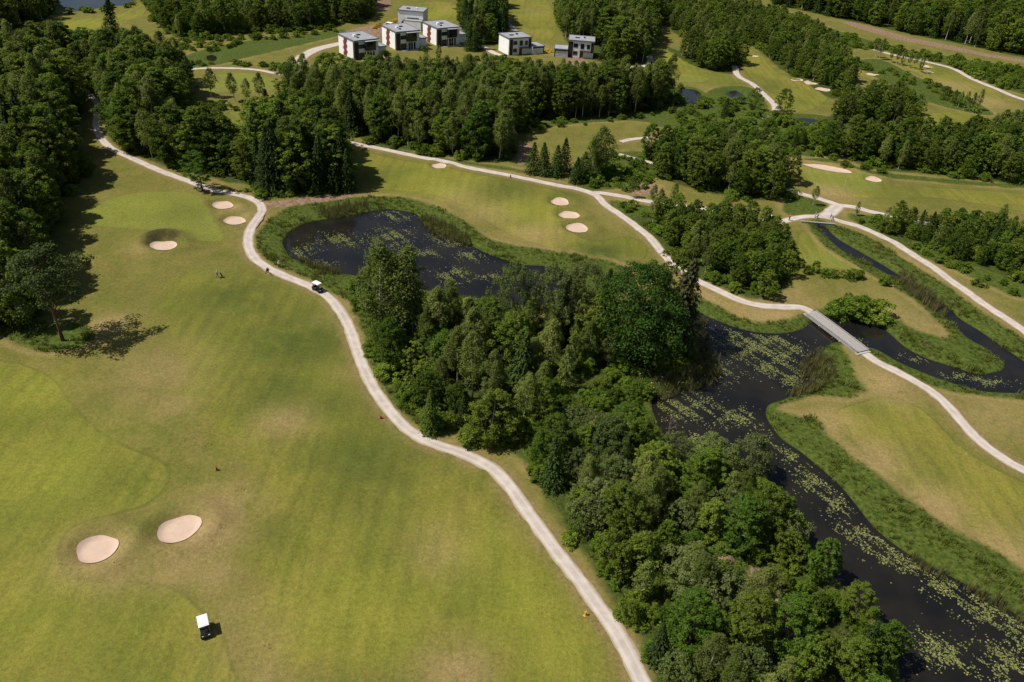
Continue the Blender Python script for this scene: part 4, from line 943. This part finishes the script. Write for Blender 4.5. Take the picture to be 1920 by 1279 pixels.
# ------------------------------------------------------------------ footbridge
M_DECK = paint('weathered_deck_wood', (.36, .335, .32), .8, .2, .14, 6.0)
M_BEAM = paint('grey_bridge_beam', (.30, .285, .275), .8, .2, .12)
M_CONC = paint('pale_concrete', (.42, .40, .37), .85, .2, .1)
A, B = at(1521.5, 586.5, .35), at(1618, 658.5, .35)
Lb = float(np.linalg.norm(B - A)); ang = math.atan2(B[1] - A[1], B[0] - A[0])
br = tag(empty('footbridge', (A[0], A[1], 0), ang), 'grey timber footbridge crossing the lower pond', 'bridge')
npl = 44; pw = Lb / npl
pm = MB().box(-pw / 2 + .012, pw / 2 - .012, -1.45, 1.45, 0, .07).mesh('deck_plank', M_DECK)
for k in range(npl):
    camber = .35 + .07 * math.sin(math.pi * (k + .5) / npl)
    o = add('deck_plank', pm, br, ((k + .5) * pw, 0, camber + random.uniform(-.006, .006)), random.uniform(-.006, .006)); o.scale.y = random.uniform(.985, 1.01)
def arc(y, dz, r=None): return [(t * Lb, y, .35 + .07 * math.sin(math.pi * t) + dz) for t in np.linspace(-.01, 1.01, 13)]
for sgn in (-1, 1):
    m = MB(); P3 = arc(sgn * 1.56, 0)
    for p, q in zip(P3[:-1], P3[1:]): m.raw([(p[0], p[1]-.07, p[2]-.38), (q[0], q[1]-.07, q[2]-.38), (q[0], q[1]+.07, q[2]-.38), (p[0], p[1]+.07, p[2]-.38), (p[0], p[1]-.07, p[2]-.02), (q[0], q[1]-.07, q[2]-.02), (q[0], q[1]+.07, q[2]-.02), (p[0], p[1]+.07, p[2]-.02)], [(0,3,2,1),(4,5,6,7),(0,1,5,4),(2,3,7,6)])
    m.build('edge_beam', M_BEAM, br)
    m = MB().tube(arc(sgn * 1.38, .22), .085, 6); m.build('kerb_rail', M_BEAM, br)
    for t in np.linspace(.06, .94, 9):
        MB().box(t*Lb-.06, t*Lb+.06, sgn*1.38-.06, sgn*1.38+.06, .35+.07*math.sin(math.pi*t)+.07, .35+.07*math.sin(math.pi*t)+.2).build('rail_block', M_BEAM, br)
    for t in (.3, .7):
        MB().tube([(t*Lb, sgn*1.3, -1.2), (t*Lb, sgn*1.3, .3)], .13, 8).build('pier_post', M_BEAM, br)
for t in (.3, .7): MB().box(t*Lb-.1, t*Lb+.1, -1.9, 1.9, .10, .26).build('cross_beam', M_CONC, br)
for t in (-.01, 1.01): MB().box(t*Lb-.35, t*Lb+.35, -1.7, 1.7, -.9, .2).build('abutment', M_CONC, br)
# culvert where the stream passes under the upper path
c = at(1533, 419); d = at(1545, 417) - at(1521, 415); a2 = math.atan2(d[1], d[0])
cu = tag(empty('culvert_bridge', (c[0], c[1], 0), a2), 'low stone culvert under the upper path by the stream', 'bridge')
MB().box(-4.2, 4.2, -.25, .15, -.9, .28, .04).build('headwall', M_CONC, cu)
MB().box(-4.4, 4.4, -.35, .2, .282, .40, .03).build('coping', paint('coping_stone', (.34, .31, .28)), cu)
mp = MB()
for k in range(14):
    q, q2 = 2*math.pi*k/14, 2*math.pi*(k+1)/14
    mp.raw([(-.2+.7*math.cos(q), -.42, -.4+.55*math.sin(q)), (-.2+.7*math.cos(q2), -.42, -.4+.55*math.sin(q2)), (-.2+.6*math.cos(q2), -.256, -.4+.45*math.sin(q2)), (-.2+.6*math.cos(q), -.256, -.4+.45*math.sin(q))], [(0,1,2,3)])
mp.build('pipe_mouth', paint('dark_pipe', (.03, .03, .03)), cu)

# ------------------------------------------------------------------ villas
M_WHITE = paint('white_render', (.86, .855, .84), .8, .2, .03, .6)
M_ROOF = paint('grey_roof_membrane', (.30, .31, .335), .8, .2, .08, .8)
M_DARKP = paint('dark_brown_cladding', (.040, .028, .026), .6, .3, .1, 4)
M_RED = paint('red_brown_brick', (.19, .055, .040), .8, .2, .16, 5)
M_FRAME = paint('charcoal_frame', (.025, .027, .032), .4, .4)
n = NT('window_glass'); gl = n.pbr((.012, .016, .022), .05, .6); M_GLASS = n.done(gl)
M_GDOOR = paint('pale_garage_door', (.66, .66, .66))
M_TERR = paint('grey_terrace_stone', (.32, .31, .30))
def part(parent, name, mat, *b, bev=0.0): return MB().box(*b, bev).build(name, mat, parent)
def window(parent, face, a0, a1, z0, z1, at_, mull=1):
    """dark window set proud of a wall; face 'f' = front (plane y), 's' = side (plane x)"""
    def bb(p0, p1, q0, q1, t0, t1): return (p0, p1, at_ - t1, at_ - t0, q0, q1) if face == 'f' else (at_ - t1, at_ - t0, p0, p1, q0, q1)
    m = MB(); w = .09
    for r in ((a0, a1, z0, z0 + w), (a0, a1, z1 - w, z1), (a0, a0 + w, z0 + w, z1 - w), (a1 - w, a1, z0 + w, z1 - w)): m.box(*bb(*r, .0, .07))
    for k in range(1, mull + 1):
        x = a0 + (a1 - a0) * k / (mull + 1); m.box(*bb(x - .04, x + .04, z0 + w, z1 - w, .0, .06))
    f = m.build('window', M_FRAME, parent); MB().box(*bb(a0 + w, a1 - w, z0 + w, z1 - w, .005, .03)).build('pane', M_GLASS, f)
def roof(v, x0, x1, y0, y1, z, vents=()):
    r = part(v, 'roof', M_ROOF, x0 - .25, x1 + .25, y0 - .25, y1 + .25, z, z + .22)
    m = MB()
    for b in ((x0-.3, x1+.3, y0-.3, y0-.14), (x0-.3, x1+.3, y1+.14, y1+.3), (x0-.3, x0-.14, y0-.14, y1+.14), (x1+.14, x1+.3, y0-.14, y1+.14)): m.box(b[0], b[1], b[2], b[3], z - .05, z + .36)
    m.build('roof_edge', paint('roof_edge_metal', (.16, .16, .17)), r)
    for (x, y, w, d, h) in vents: part(r, 'roof_vent', M_WHITE if h > .5 else M_FRAME, x, x + w, y, y + d, z + .22, z + .22 + h)
def villa_front(px, lab):
    """villa seen from its glazed garden corner: near corner, along left wall, along front"""
    c = at(*px[0]); l = at(*px[1]) - c; f = at(*px[2]) - c
    a = math.atan2(f[1], f[0]); v = tag(empty('villa', (c[0], c[1], height(c)[0]), a), lab, 'house', 'white flat roofed villas')
    W, D, Hh = 10.4, 13.2, 7.0
    part(v, 'wall', M_WHITE, 0, W, 0, D, -.3, Hh)
    roof(v, 0, W, 0, D, Hh, ((3, 6, .9, .9, .7), (5.2, 7.2, 1.4, .9, .35), (3.2, 3.2, .6, 1.1, .4)))
    part(v, 'corner_panel', M_DARKP, -.06, 1.75, -.08, 1.2, .0, Hh - .35)
    for k, (y0, y1) in enumerate(((6.6, 9.4), (6.0, 8.8), (6.6, 9.4), (6.0, 8.9), (6.5, 9.2), (5.9, 8.7))): part(v, 'brick_panel', M_RED, -.07, .02, y0, y1, .15 + k * 1.08, .15 + (k + 1) * 1.08)
    window(v, 'f', 1.85, 4.25, 4.1, 5.6, 0, 1); window(v, 'f', 1.85, 4.25, .15, 2.5, 0, 1)
    bx = part(v, 'balcony_box', M_FRAME, 4.35, 8.6, -1.3, -.02, 3.35, 6.75)
    MB().box(4.6, 8.35, -1.36, -1.305, 3.75, 5.2).build('balcony_glass', M_GLASS, bx); MB().box(4.6, 8.35, -1.34, -1.305, 5.35, 6.5).build('balcony_glass', M_GLASS, bx)
    part(v, 'canopy', M_ROOF, 4.1, W + .4, -1.7, -.02, 6.76, 6.88)
    window(v, 'f', 4.5, 6.3, .1, 2.7, 0, 1); window(v, 'f', 6.6, 8.6, .1, 2.7, 0, 1)
    for x in (4.4, 6.9): part(v, 'column', M_WHITE, x, x + .22, -1.2, -.98, .1, 3.34)
    part(v, 'terrace', M_TERR, 1.9, W, -2.4, -.02, -.3, .09)
    part(v, 'garage', M_WHITE, W + .01, W + 5.2, 3.2, 9.2, -.3, 3.0); roof(v, W + .35, W + 5.2, 3.2, 9.2, 3.0)
    return v
villa_front([(666,113),(635,98),(711,107.5)], 'white villa with red brick strip, leftmost and nearest of the group')
villa_front([(744,95.5),(714.5,82),(790,91)], 'white villa with red brick strip, middle one of the front row')
villa_front([(821,87),(792,74),(868,82.5)], 'white villa with red brick strip, right end of the front row')
def villa_entry(origin, along, lab, garage, Hh=6.6, W=10.5, D=9.0):
    c = at(*origin); f = at(*along) - c; a = math.atan2(f[1], f[0])
    v = tag(empty('villa', (c[0], c[1], height(c)[0]), a), lab, 'house', 'white flat roofed villas')
    part(v, 'wall', M_WHITE, 0, W, 0, D, -.3, Hh); roof(v, 0, W, 0, D, Hh, ((2.5, 4, 1.8, .8, .3), (6, 5, .7, .7, .5)))
    part(v, 'dark_panel', M_DARKP, .5 if garage > 0 else -.05, 1.9, -.08, .4, 0, Hh - .4); part(v, 'dark_panel', M_DARKP, W - 1.2, W + .06, -.08, 1.5, 2.2, Hh - .3)
    for z in (1.0, 4.0): window(v, 'f', 2.1, 3.9, z, z + 1.5, 0, 1)
    window(v, 'f', 5.0, 6.5, 3.6, 5.6, 0, 1); window(v, 'f', 7.6, 8.9, 3.7, 5.4, 0, 0); window(v, 'f', 5.0, 6.3, .1, 2.4, 0, 0)
    part(v, 'entry_canopy', M_DARKP, 4.8, W - 1.0, -1.6, -.09, 2.75, 3.0); part(v, 'column', M_DARKP, 4.9, 5.1, -1.5, -1.3, 0, 2.74)
    g0, g1 = (W + .01, W + 5.6) if garage > 0 else (-5.6, -.01)
    part(v, 'garage', M_WHITE, g0, g1, -1.5, 5.5, -.3, 3.0); roof(v, g0 + (.35 if garage > 0 else 0), g1 - (0 if garage > 0 else .35), -1.5, 5.5, 3.0)
    gd = part(v, 'garage_door', M_GDOOR, g0 + .6, g1 - .6, -1.58, -1.51, 0, 2.3)
    for z in (.55, 1.1, 1.65): part(gd, 'door_rib', M_FRAME, g0 + .6, g1 - .6, -1.6, -1.581, z, z + .05)
    part(v, 'dark_trim', M_DARKP, g0, g1, -1.56, -1.505, 2.45, 2.95); part(v, 'dark_trim', M_DARKP, g1 - .45 if garage > 0 else g0, g1 if garage > 0 else g0 + .45, -1.57, -1.503, 0, 2.44)
    return v
villa_entry((953,104), (1001,100.5), 'white villa with dark panels and a garage on its right', 1)
villa_entry((1064,107), (1112,111), 'white villa with dark panels, rightmost, garage on its left', -1)
# villa behind the row, seen from its plain side
c = at(745, 52); f = at(788, 56) - c; v = tag(empty('villa', (c[0], c[1], 0), math.atan2(f[1], f[0])), 'white villa standing behind the front row with a low plain wing', 'house', 'white flat roofed villas')
part(v, 'wall', M_WHITE, 0, 11.5, 1.5, 11, -.3, 7.2); roof(v, 0, 11.5, 1.5, 11, 7.2, ((3, 5, 1.6, 1, .4), (7, 6, .8, .8, .6)))
part(v, 'wing', M_WHITE, 3.6, 11.4, -2.6, 1.49, -.3, 3.7); roof(v, 3.6, 11.4, -2.3, 1.2, 3.7)
part(v, 'dark_panel', M_DARKP, 2.6, 3.59, -2.4, 1.4, 0, 3.4); part(v, 'dark_trim', M_FRAME, 4.2, 9.5, 1.40, 1.485, 4.1, 4.5)
for y in (2.4, 5.2, 8.2):
    for z in (1, 4.4): window(v, 's', y, y + 1.8, z, z + 1.6, 0, 0)

# white van on the villa drive
def carbody(x, y, rz, lab, name='parked_van'):
    r = tag(empty(name, (x, y, float(height(np.array([x, y]))[0]) + .06), rz), lab, 'van')
    prof = [(-2.2,.35),(2.25,.35),(2.3,.8),(2.1,1.05),(1.45,1.2),(.8,1.9),(.4,2.0),(-2.1,2.0),(-2.25,1.7)]
    MB().prism(prof, 'x', -.9, .9).build('body', M_WHITE, r)
    MB().raw([(-.8,1.43,1.27),(.8,1.43,1.27),(.72,.9,1.83),(-.72,.9,1.83)], [(0,1,2,3)]).build('windscreen', M_GLASS, r)
    for s in (-1, 1):
        MB().box(s*.9 - .012, s*.9 + .012, -1.9, .75, 1.25, 1.75).build('side_window', M_GLASS, r)
        for yy in (-1.4, 1.4):
            w = MB().wheel((s*.82, yy, .35), .35, .24).build('wheel', M_FRAME, r); MB().wheel((s*.95, yy, .35), .19, .03).build('rim', M_TERR, w)
        MB().box(s*.62 - .16, s*.62 + .16, 2.2, 2.31, .78, .95).build('headlight', M_WHITE, r)
    return r
vp = at(728, 50); carbody(vp[0], vp[1], 1.2, 'white van parked on the drive behind the front villas')
# golden hedges near the villas, a play tent on the lawn
M_GOLD = leaf_material('golden_hedge_leaves', (.48, .33, .015), (.62, .45, .03), .2)
gold_me = PROTO['shrub'][1][0][2].copy(); gold_me.materials[0] = M_GOLD
GOLD = [(702,53),(707,50.5),(712,48.5),(717,47),(722,45.5),(732,42.5),(738,41),(744,40)]
for k, (x, y) in enumerate(GOLD):
    p = at(x, y); o = add('golden_shrub', gold_me, None, (p[0], p[1], 0), random.uniform(0, 6)); o.scale = (.13, .13, .13); tag(o, 'bright yellow low shrub in the row beside the villa drive', 'shrub', 'yellow shrubs along the drive')
for k, (x, y) in enumerate([(1027,97.5),(1033,99)]):
    p = at(x, y); o = add('golden_shrub', gold_me, None, (p[0], p[1], 0), random.uniform(0, 6)); o.scale = (.13, .13, .13); tag(o, 'bright yellow low shrub between the two right hand villas', 'shrub', 'yellow shrubs between villas')
p = at(718, 113); t = tag(empty('play_tent', (p[0], p[1], 0), .4), 'small cream and orange play tent on the villa lawn', 'tent')
MB().raw([(-.9,-.9,1.0),(.9,-.9,1.0),(.9,.9,1.0),(-.9,.9,1.0),(0,0,2.4)], [(0,1,4),(1,2,4),(2,3,4),(3,0,4),(3,2,1,0)]).build('tent_roof', paint('cream_canvas', (.75,.62,.38)), t)
MB().box(-.85,.85,-.85,.85,0,.98).build('tent_wall', paint('orange_canvas', (.70,.25,.08)), t)

# ------------------------------------------------------------------ golf carts
M_CARTW = paint('white_cart_roof', (.82, .82, .80), .35, .5, .02)
M_CARTB = paint('black_cart_body', (.018, .018, .022), .25, .6)
M_SEAT = paint('dark_seat_vinyl', (.03, .03, .034), .5)
M_TYRE = paint('black_tyre', (.015, .015, .015), .9)
M_METAL = paint('grey_metal', (.35, .35, .36), .35, .5, .05, 3, .6)
M_BAG = paint('golf_bag_fabric', (.30, .31, .34), .7)
def golf_cart(base, ahead, lab, body=M_CARTB):
    c = at(*base); f = at(*ahead) - c; rz = math.atan2(f[1], f[0]) - math.pi / 2
    r = tag(empty('golf_cart', (c[0], c[1], float(height(c)[0]) + .04), rz), lab, 'golf cart', 'golf carts on the course')
    MB().prism([(-1.15,.28),(1.0,.28),(1.15,.4),(1.18,.62),(.95,.86),(.72,.9),(.62,.42),(-.05,.42),(-.1,.62),(-.75,.64),(-.82,.88),(-1.15,.8)], 'x', -.56, .56).build('body', body, r)
    MB().box(-.54,.54,-.62,-.02,.64,.78,.04).build('seat', M_SEAT, r); MB().box(-.54,.54,-.72,-.60,.78,1.16,.03).build('seat_back', M_SEAT, r)
    m = MB(); m.box(-.60,.60,-1.05,.72,1.80,1.88,.035); m.box(-.50,.50,-.92,.60,1.881,1.915,.015); m.build('roof', M_CARTW, r)
    for s in (-1, 1):
        MB().tube([(s*.52,.82,.85),(s*.52,.55,1.82)], .025, 6).build('strut', M_METAL, r); MB().tube([(s*.52,-.85,.80),(s*.52,-.85,1.82)], .025, 6).build('strut', M_METAL, r)
        for y in (-.82, .80):
            w = MB().wheel((s*.52, y, .23), .23, .2).build('wheel', M_TYRE, r); MB().wheel((s*.63, y, .23), .13, .02).build('rim', M_METAL, w)
        MB().box(s*.36-.1, s*.36+.1, 1.10, 1.17, .60, .70, .02).build('headlight', M_CARTW, r)
        b = MB().tube([(s*.25,-1.12,.55),(s*.25,-1.0,1.0),(s*.25,-.94,1.32)], [.13,.14,.15], 9).build('golf_bag', M_BAG, r)
    MB().raw([(-.50,.815,.9),(.50,.815,.9),(.50,.58,1.76),(-.50,.58,1.76)], [(0,1,2,3)]).build('windscreen', M_GLASSC, r)
    m = MB(); pts = [(-.25+.16*math.cos(q), .36+.05*math.sin(q), .98+.15*math.sin(q)) for q in np.linspace(0, 6.283, 13)]; m.tube(pts, .014, 5, False); m.tube([(-.25,.62,.75),(-.25,.36,.98)], .018, 5); m.build('steering_wheel', M_SEAT, r)
    return r
n = NT('clear_windscreen'); tr = n.n('ShaderNodeBsdfTransparent'); gz2 = n.pbr((.05,.06,.07), .05, .6); ms = n.n('ShaderNodeMixShader'); ms.inputs[0].default_value = .35; n.t.links.new(tr.outputs[0], ms.inputs[1]); n.t.links.new(gz2.outputs[0], ms.inputs[2]); M_GLASSC = n.done(ms)
golf_cart((385,1184), (389,1203), 'golf cart with white roof alone on the near fairway')
golf_cart((596,545), (612,553), 'golf cart with white roof driving on the curving path by the pond')
golf_cart((650,271), (636,266), 'golf cart with white roof at the wood edge on the far path')
golf_cart((1440,415), (1452,416), 'golf cart with white roof on the link path behind bushes')

# ------------------------------------------------------------------ golfers and trolleys
def skin_body(name, J, E, R, root):
    me = bpy.data.meshes.new(name); me.from_pydata(J, E, []); o = bpy.data.objects.new(name, me); COL.objects.link(o)
    sk = o.modifiers.new('skin', 'SKIN'); sk.use_smooth_shade = True; ss = o.modifiers.new('sub', 'SUBSURF'); ss.levels = 1; ss.render_levels = 1
    for k, r in enumerate(R):
        d = me.skin_vertices[0].data[k]; d.radius = (r, r); d.use_root = (k == root)
    bpy.context.view_layer.update(); dg = bpy.context.evaluated_depsgraph_get()
    out = bpy.data.meshes.new_from_object(o.evaluated_get(dg)); bpy.data.objects.remove(o); return out
J = [(0,0,.95),(0,.01,1.15),(0,.02,1.38),(0,.03,1.50),(0,.05,1.60),(0,.05,1.72), (-.17,.01,1.42),(-.26,-.04,1.15),(-.24,.16,.98),(-.23,.25,.93), (.17,.01,1.42),(.25,-.06,1.14),(.25,-.02,.90),(.25,0,.81),
     (-.09,0,.90),(-.10,.12,.50),(-.10,.05,.08),(-.10,.20,.04), (.09,0,.90),(.10,-.04,.49),(.10,-.26,.10),(.10,-.14,.04), (0,.10,1.63)]
Ed = [(0,1),(1,2),(2,3),(3,4),(4,5),(2,6),(6,7),(7,8),(8,9),(2,10),(10,11),(11,12),(12,13),(0,14),(14,15),(15,16),(16,17),(0,18),(18,19),(19,20),(20,21),(4,22)]
Rr = [.15,.14,.15,.06,.095,.075,.065,.05,.038,.034,.065,.05,.038,.034,.095,.065,.042,.035,.095,.065,.042,.035,.03]
BODY = skin_body('golfer_body', J, Ed, Rr, 0)
n = NT('skin'); BODY.materials.append(n.done(n.pbr((.48, .30, .22), .6, .3)))
BODY.polygons.foreach_set('use_smooth', [True] * len(BODY.polygons))
def garment(name, test, off, mat):
    me = BODY; vs = {}; V = []; Fc = []
    for p in me.polygons:
        if not test(p.center): continue
        f = []
        for i in p.vertices:
            if i not in vs: vs[i] = len(V); v = me.vertices[i]; V.append(v.co + v.normal * off)
            f.append(vs[i])
        Fc.append(f)
    m = bpy.data.meshes.new(name); m.from_pydata([tuple(v) for v in V], [], Fc); m.materials.append(mat); m.polygons.foreach_set('use_smooth', [True] * len(m.polygons)); m.update(); return m
cloth = lambda nm, c: paint(nm, c, .85, .1, .06, 8)
BLK, NAVY, GREY, PALE, RED, KHAKI, LGREY = [cloth(k, c) for k, c in (('black_cloth',(.02,.02,.024)),('navy_cloth',(.025,.03,.07)),('grey_cloth',(.22,.22,.24)),('pale_cloth',(.70,.70,.62)),('red_cloth',(.55,.05,.04)),('khaki_cloth',(.36,.30,.20)),('light_grey_cloth',(.5,.5,.52)))]
def golfer(px, toward, top, bottom, cap, lab):
    c = at(*px); f = at(*toward) - c; rz = math.atan2(f[1], f[0]) - math.pi / 2
    r = tag(empty('person', (c[0], c[1], float(height(c)[0]) + .045), rz), lab, 'person')
    add('body', BODY, r)
    add('shirt', garment('shirt', lambda q: .93 < q.z < 1.47 and not (abs(q.x) > .20 and q.z < 1.16), .014, top), r)
    add('trousers', garment('trousers', lambda q: .10 < q.z < 1.0 and abs(q.x) < .19, .012, bottom), r)
    add('shoes', garment('shoes', lambda q: q.z < .12, .012, BLK), r)
    add('cap', garment('cap', lambda q: q.z > 1.68, .018, cap), r)
    add('hair', garment('hair', lambda q: 1.58 < q.z < 1.70 and q.y < .05, .01, BLK), r)
    return r
def trolley(px, toward, lab, bag=BLK):
    c = at(*px); f = at(*toward) - c; rz = math.atan2(f[1], f[0]) - math.pi / 2
    r = tag(empty('golf_trolley', (c[0], c[1], float(height(c)[0]) + .03), rz), lab, 'golf trolley')
    b = MB().tube([(0,.12,.25),(0,.0,.6),(0,-.12,1.0)], [.12,.13,.15], 10).build('golf_bag', bag, r)
    m = MB()
    for k in range(5):
        x = -.08 + .04*k; m.tube([(x,-.1,.95),(x*1.3,-.22,1.25)], .012, 4); m.box(x*1.3-.03,x*1.3+.03,-.27,-.2,1.24,1.30)
    m.build('golf_club', M_METAL, b)
    m = MB(); m.tube([(0,.35,.2),(0,0,.45),(0,-.4,.95),(0,-.5,1.0)], .02, 5); m.tube([(-.15,-.5,1.0),(.15,-.5,1.0)], .02, 5); m.tube([(-.32,-.1,.16),(0,.05,.4),(.32,-.1,.16)], .018, 5); m.build('frame', M_METAL, r)
    for x, y, rr in ((-.34,-.1,.15),(.34,-.1,.15),(0,.38,.12)): MB().wheel((x, y, rr), rr, .05).build('wheel', M_TYRE, r)
    return r
golfer((408.5,523), (420,523), LGREY, GREY, PALE, 'golfer in pale grey pushing a trolley across the near fairway')
trolley((416.5,523.5), (430,524), 'golf trolley with black bag ahead of the golfer on the fairway')
golfer((503.5,517), (497,507), NAVY, PALE, BLK, 'golfer in dark top and light trousers walking on the path edge')
trolley((501,513.5), (494,505), 'golf trolley with dark bag pushed by the golfer on the path')
golfer((524,503), (516,497), PALE, BLK, PALE, 'golfer in pale top standing on the pond bank by the path')
golfer((1479.5,412), (1490,408), RED, NAVY, RED, 'golfer in red top on the path junction')
golfer((1528,407), (1518,406), GREY, LGREY, BLK, 'golfer in grey walking over the culvert')
trolley((1532,409), (1522,407), 'golf trolley with dark bag beside the golfer over the culvert', NAVY)
golfer((1556.5,410), (1566,414), PALE, LGREY, PALE, 'golfer in pale clothes behind a trolley on the stream path')
trolley((1561,412.5), (1571,417), 'golf trolley with blue bag on the stream path', NAVY)

# ------------------------------------------------------------------ flags, marker posts, fallen log
def flagstick(px, lab, col, s=1.0):
    c = at(*px); z = float(height(c)[0]); r = tag(empty('flagstick', (c[0], c[1], z), .3), lab, 'flag'); r.scale = (s, s, s)
    MB().tube([(0,0,0),(0,0,2.2)], .02, 6).build('pole', M_CARTW, r)
    V = [(.02 + .09*i, .05*math.sin(i*1.1), 2.15 - .42*j/3 - .03*i*(1 if j else .6)) for j in range(4) for i in range(7)]
    m = MB().raw(V, [(j*7+i, j*7+i+1, j*7+i+8, j*7+i+7) for j in range(3) for i in range(6)]); m.build('flag', col, r)
    MB().tube([(0,0,.005),(0,0,.02)], .06, 10).build('cup', M_FRAME, r)
M_FLAGW = paint('white_flag', (.85,.85,.82), .8); M_FLAGY = paint('yellow_flag', (.85,.70,.12), .8)
flagstick((379,433), 'white flag on the nearest green', M_FLAGW, 1.0)
flagstick((1583.5,347), 'yellow flag on the upper right green', M_FLAGY, 1.2)
flagstick((409,157), 'white flag on the far green at upper left', M_FLAGW, 1.2)
flagstick((545,107), 'white flag on the lawn near the villa drive', M_FLAGW, 1.2)
M_POSTB = paint('red_brown_post', (.22,.06,.03), .7); M_POSTY = paint('orange_yellow_post', (.65,.34,.06), .7)
def marker(px, mat, lab, h=.75):
    c = at(*px); z = float(height(c)[0]); r = tag(empty('marker_post', (c[0], c[1], z), .5), lab, 'marker post')
    MB().prism([(-.11,0),(.11,0),(.11,h),(-.11,h*.82)], 'x', -.12, .12).build('post', mat, r); MB().box(-.3,.35,-.2,.16,0,.06,.02).build('foot_plate', mat, r)
marker((407.5,886), M_POSTB, 'reddish brown marker post on the dry rough above the bunkers')
marker((714,783), M_POSTB, 'dark marker post on the grass beside the path bend', .6)
marker((1098,1152), M_POSTY, 'orange yellow marker post beside the lower path')
marker((957,335), M_POSTB, 'small reddish post on the second fairway below the far path', .9)
c = at(1470, 1203); lg = tag(empty('fallen_log', (c[0], c[1], float(height(c)[0]) + .2), .9), 'bare pale fallen trunk lying in the lower wood clearing', 'log')
MB().tube([(-1.3,0,0),(-.4,.1,.25),(.6,-.05,.5),(1.6,.1,1.0)], [.16,.15,.12,.07], 8).build('trunk', BARK['birch'], lg)
MB().tube([(.4,0,.45),(.9,.5,.9),(1.1,.8,1.3)], [.07,.05,.03], 6).build('branch', BARK['birch'], lg)


# bare dead trees in the woods by the channel
M_DEAD = bark_material('dead_wood', (.16, .125, .095), (.26, .22, .18))
for k, (x, y, hh, lab) in enumerate([(1418,1150,4.0,'brown dead leafless tree beside the clearing in the lower wood'), (1402,1172,3.2,'smaller dead leafless tree left of the brown dead tree'), (1255,820,4.5,'thin dead tree leaning by the lower pond margin')]):
    c = at(x, y); r = tag(empty('dead_tree', (c[0], c[1], float(height(c)[0]) - .05), k * 1.3), lab, 'dead tree'); r.rotation_euler = (.12 * (-1) ** k, .08, k * 1.3)
    q = np.random.default_rng(60 + k); nb = 16; zz = q.uniform(.35, .98, nb) * hh; aa = q.uniform(0, 6.28, nb); rr = q.uniform(.18, .42, nb) * hh
    m = MB(); m.tube([(0, 0, 0), (.05 * hh, 0, .5 * hh), (.03 * hh, .04 * hh, hh)], [.028 * hh, .02 * hh, .006 * hh], 7); m.build('trunk', M_DEAD, r)
    for z, a, l in zip(zz, aa, rr): MB().tube([(.04 * hh, 0, z * .9), (.5 * l * math.cos(a), .5 * l * math.sin(a), z + .12 * hh), (l * math.cos(a), l * math.sin(a), z + .16 * hh * q.uniform(-.6, 1.4))], [.009 * hh, .006 * hh, .002 * hh], 4).build('branch', M_DEAD, r)
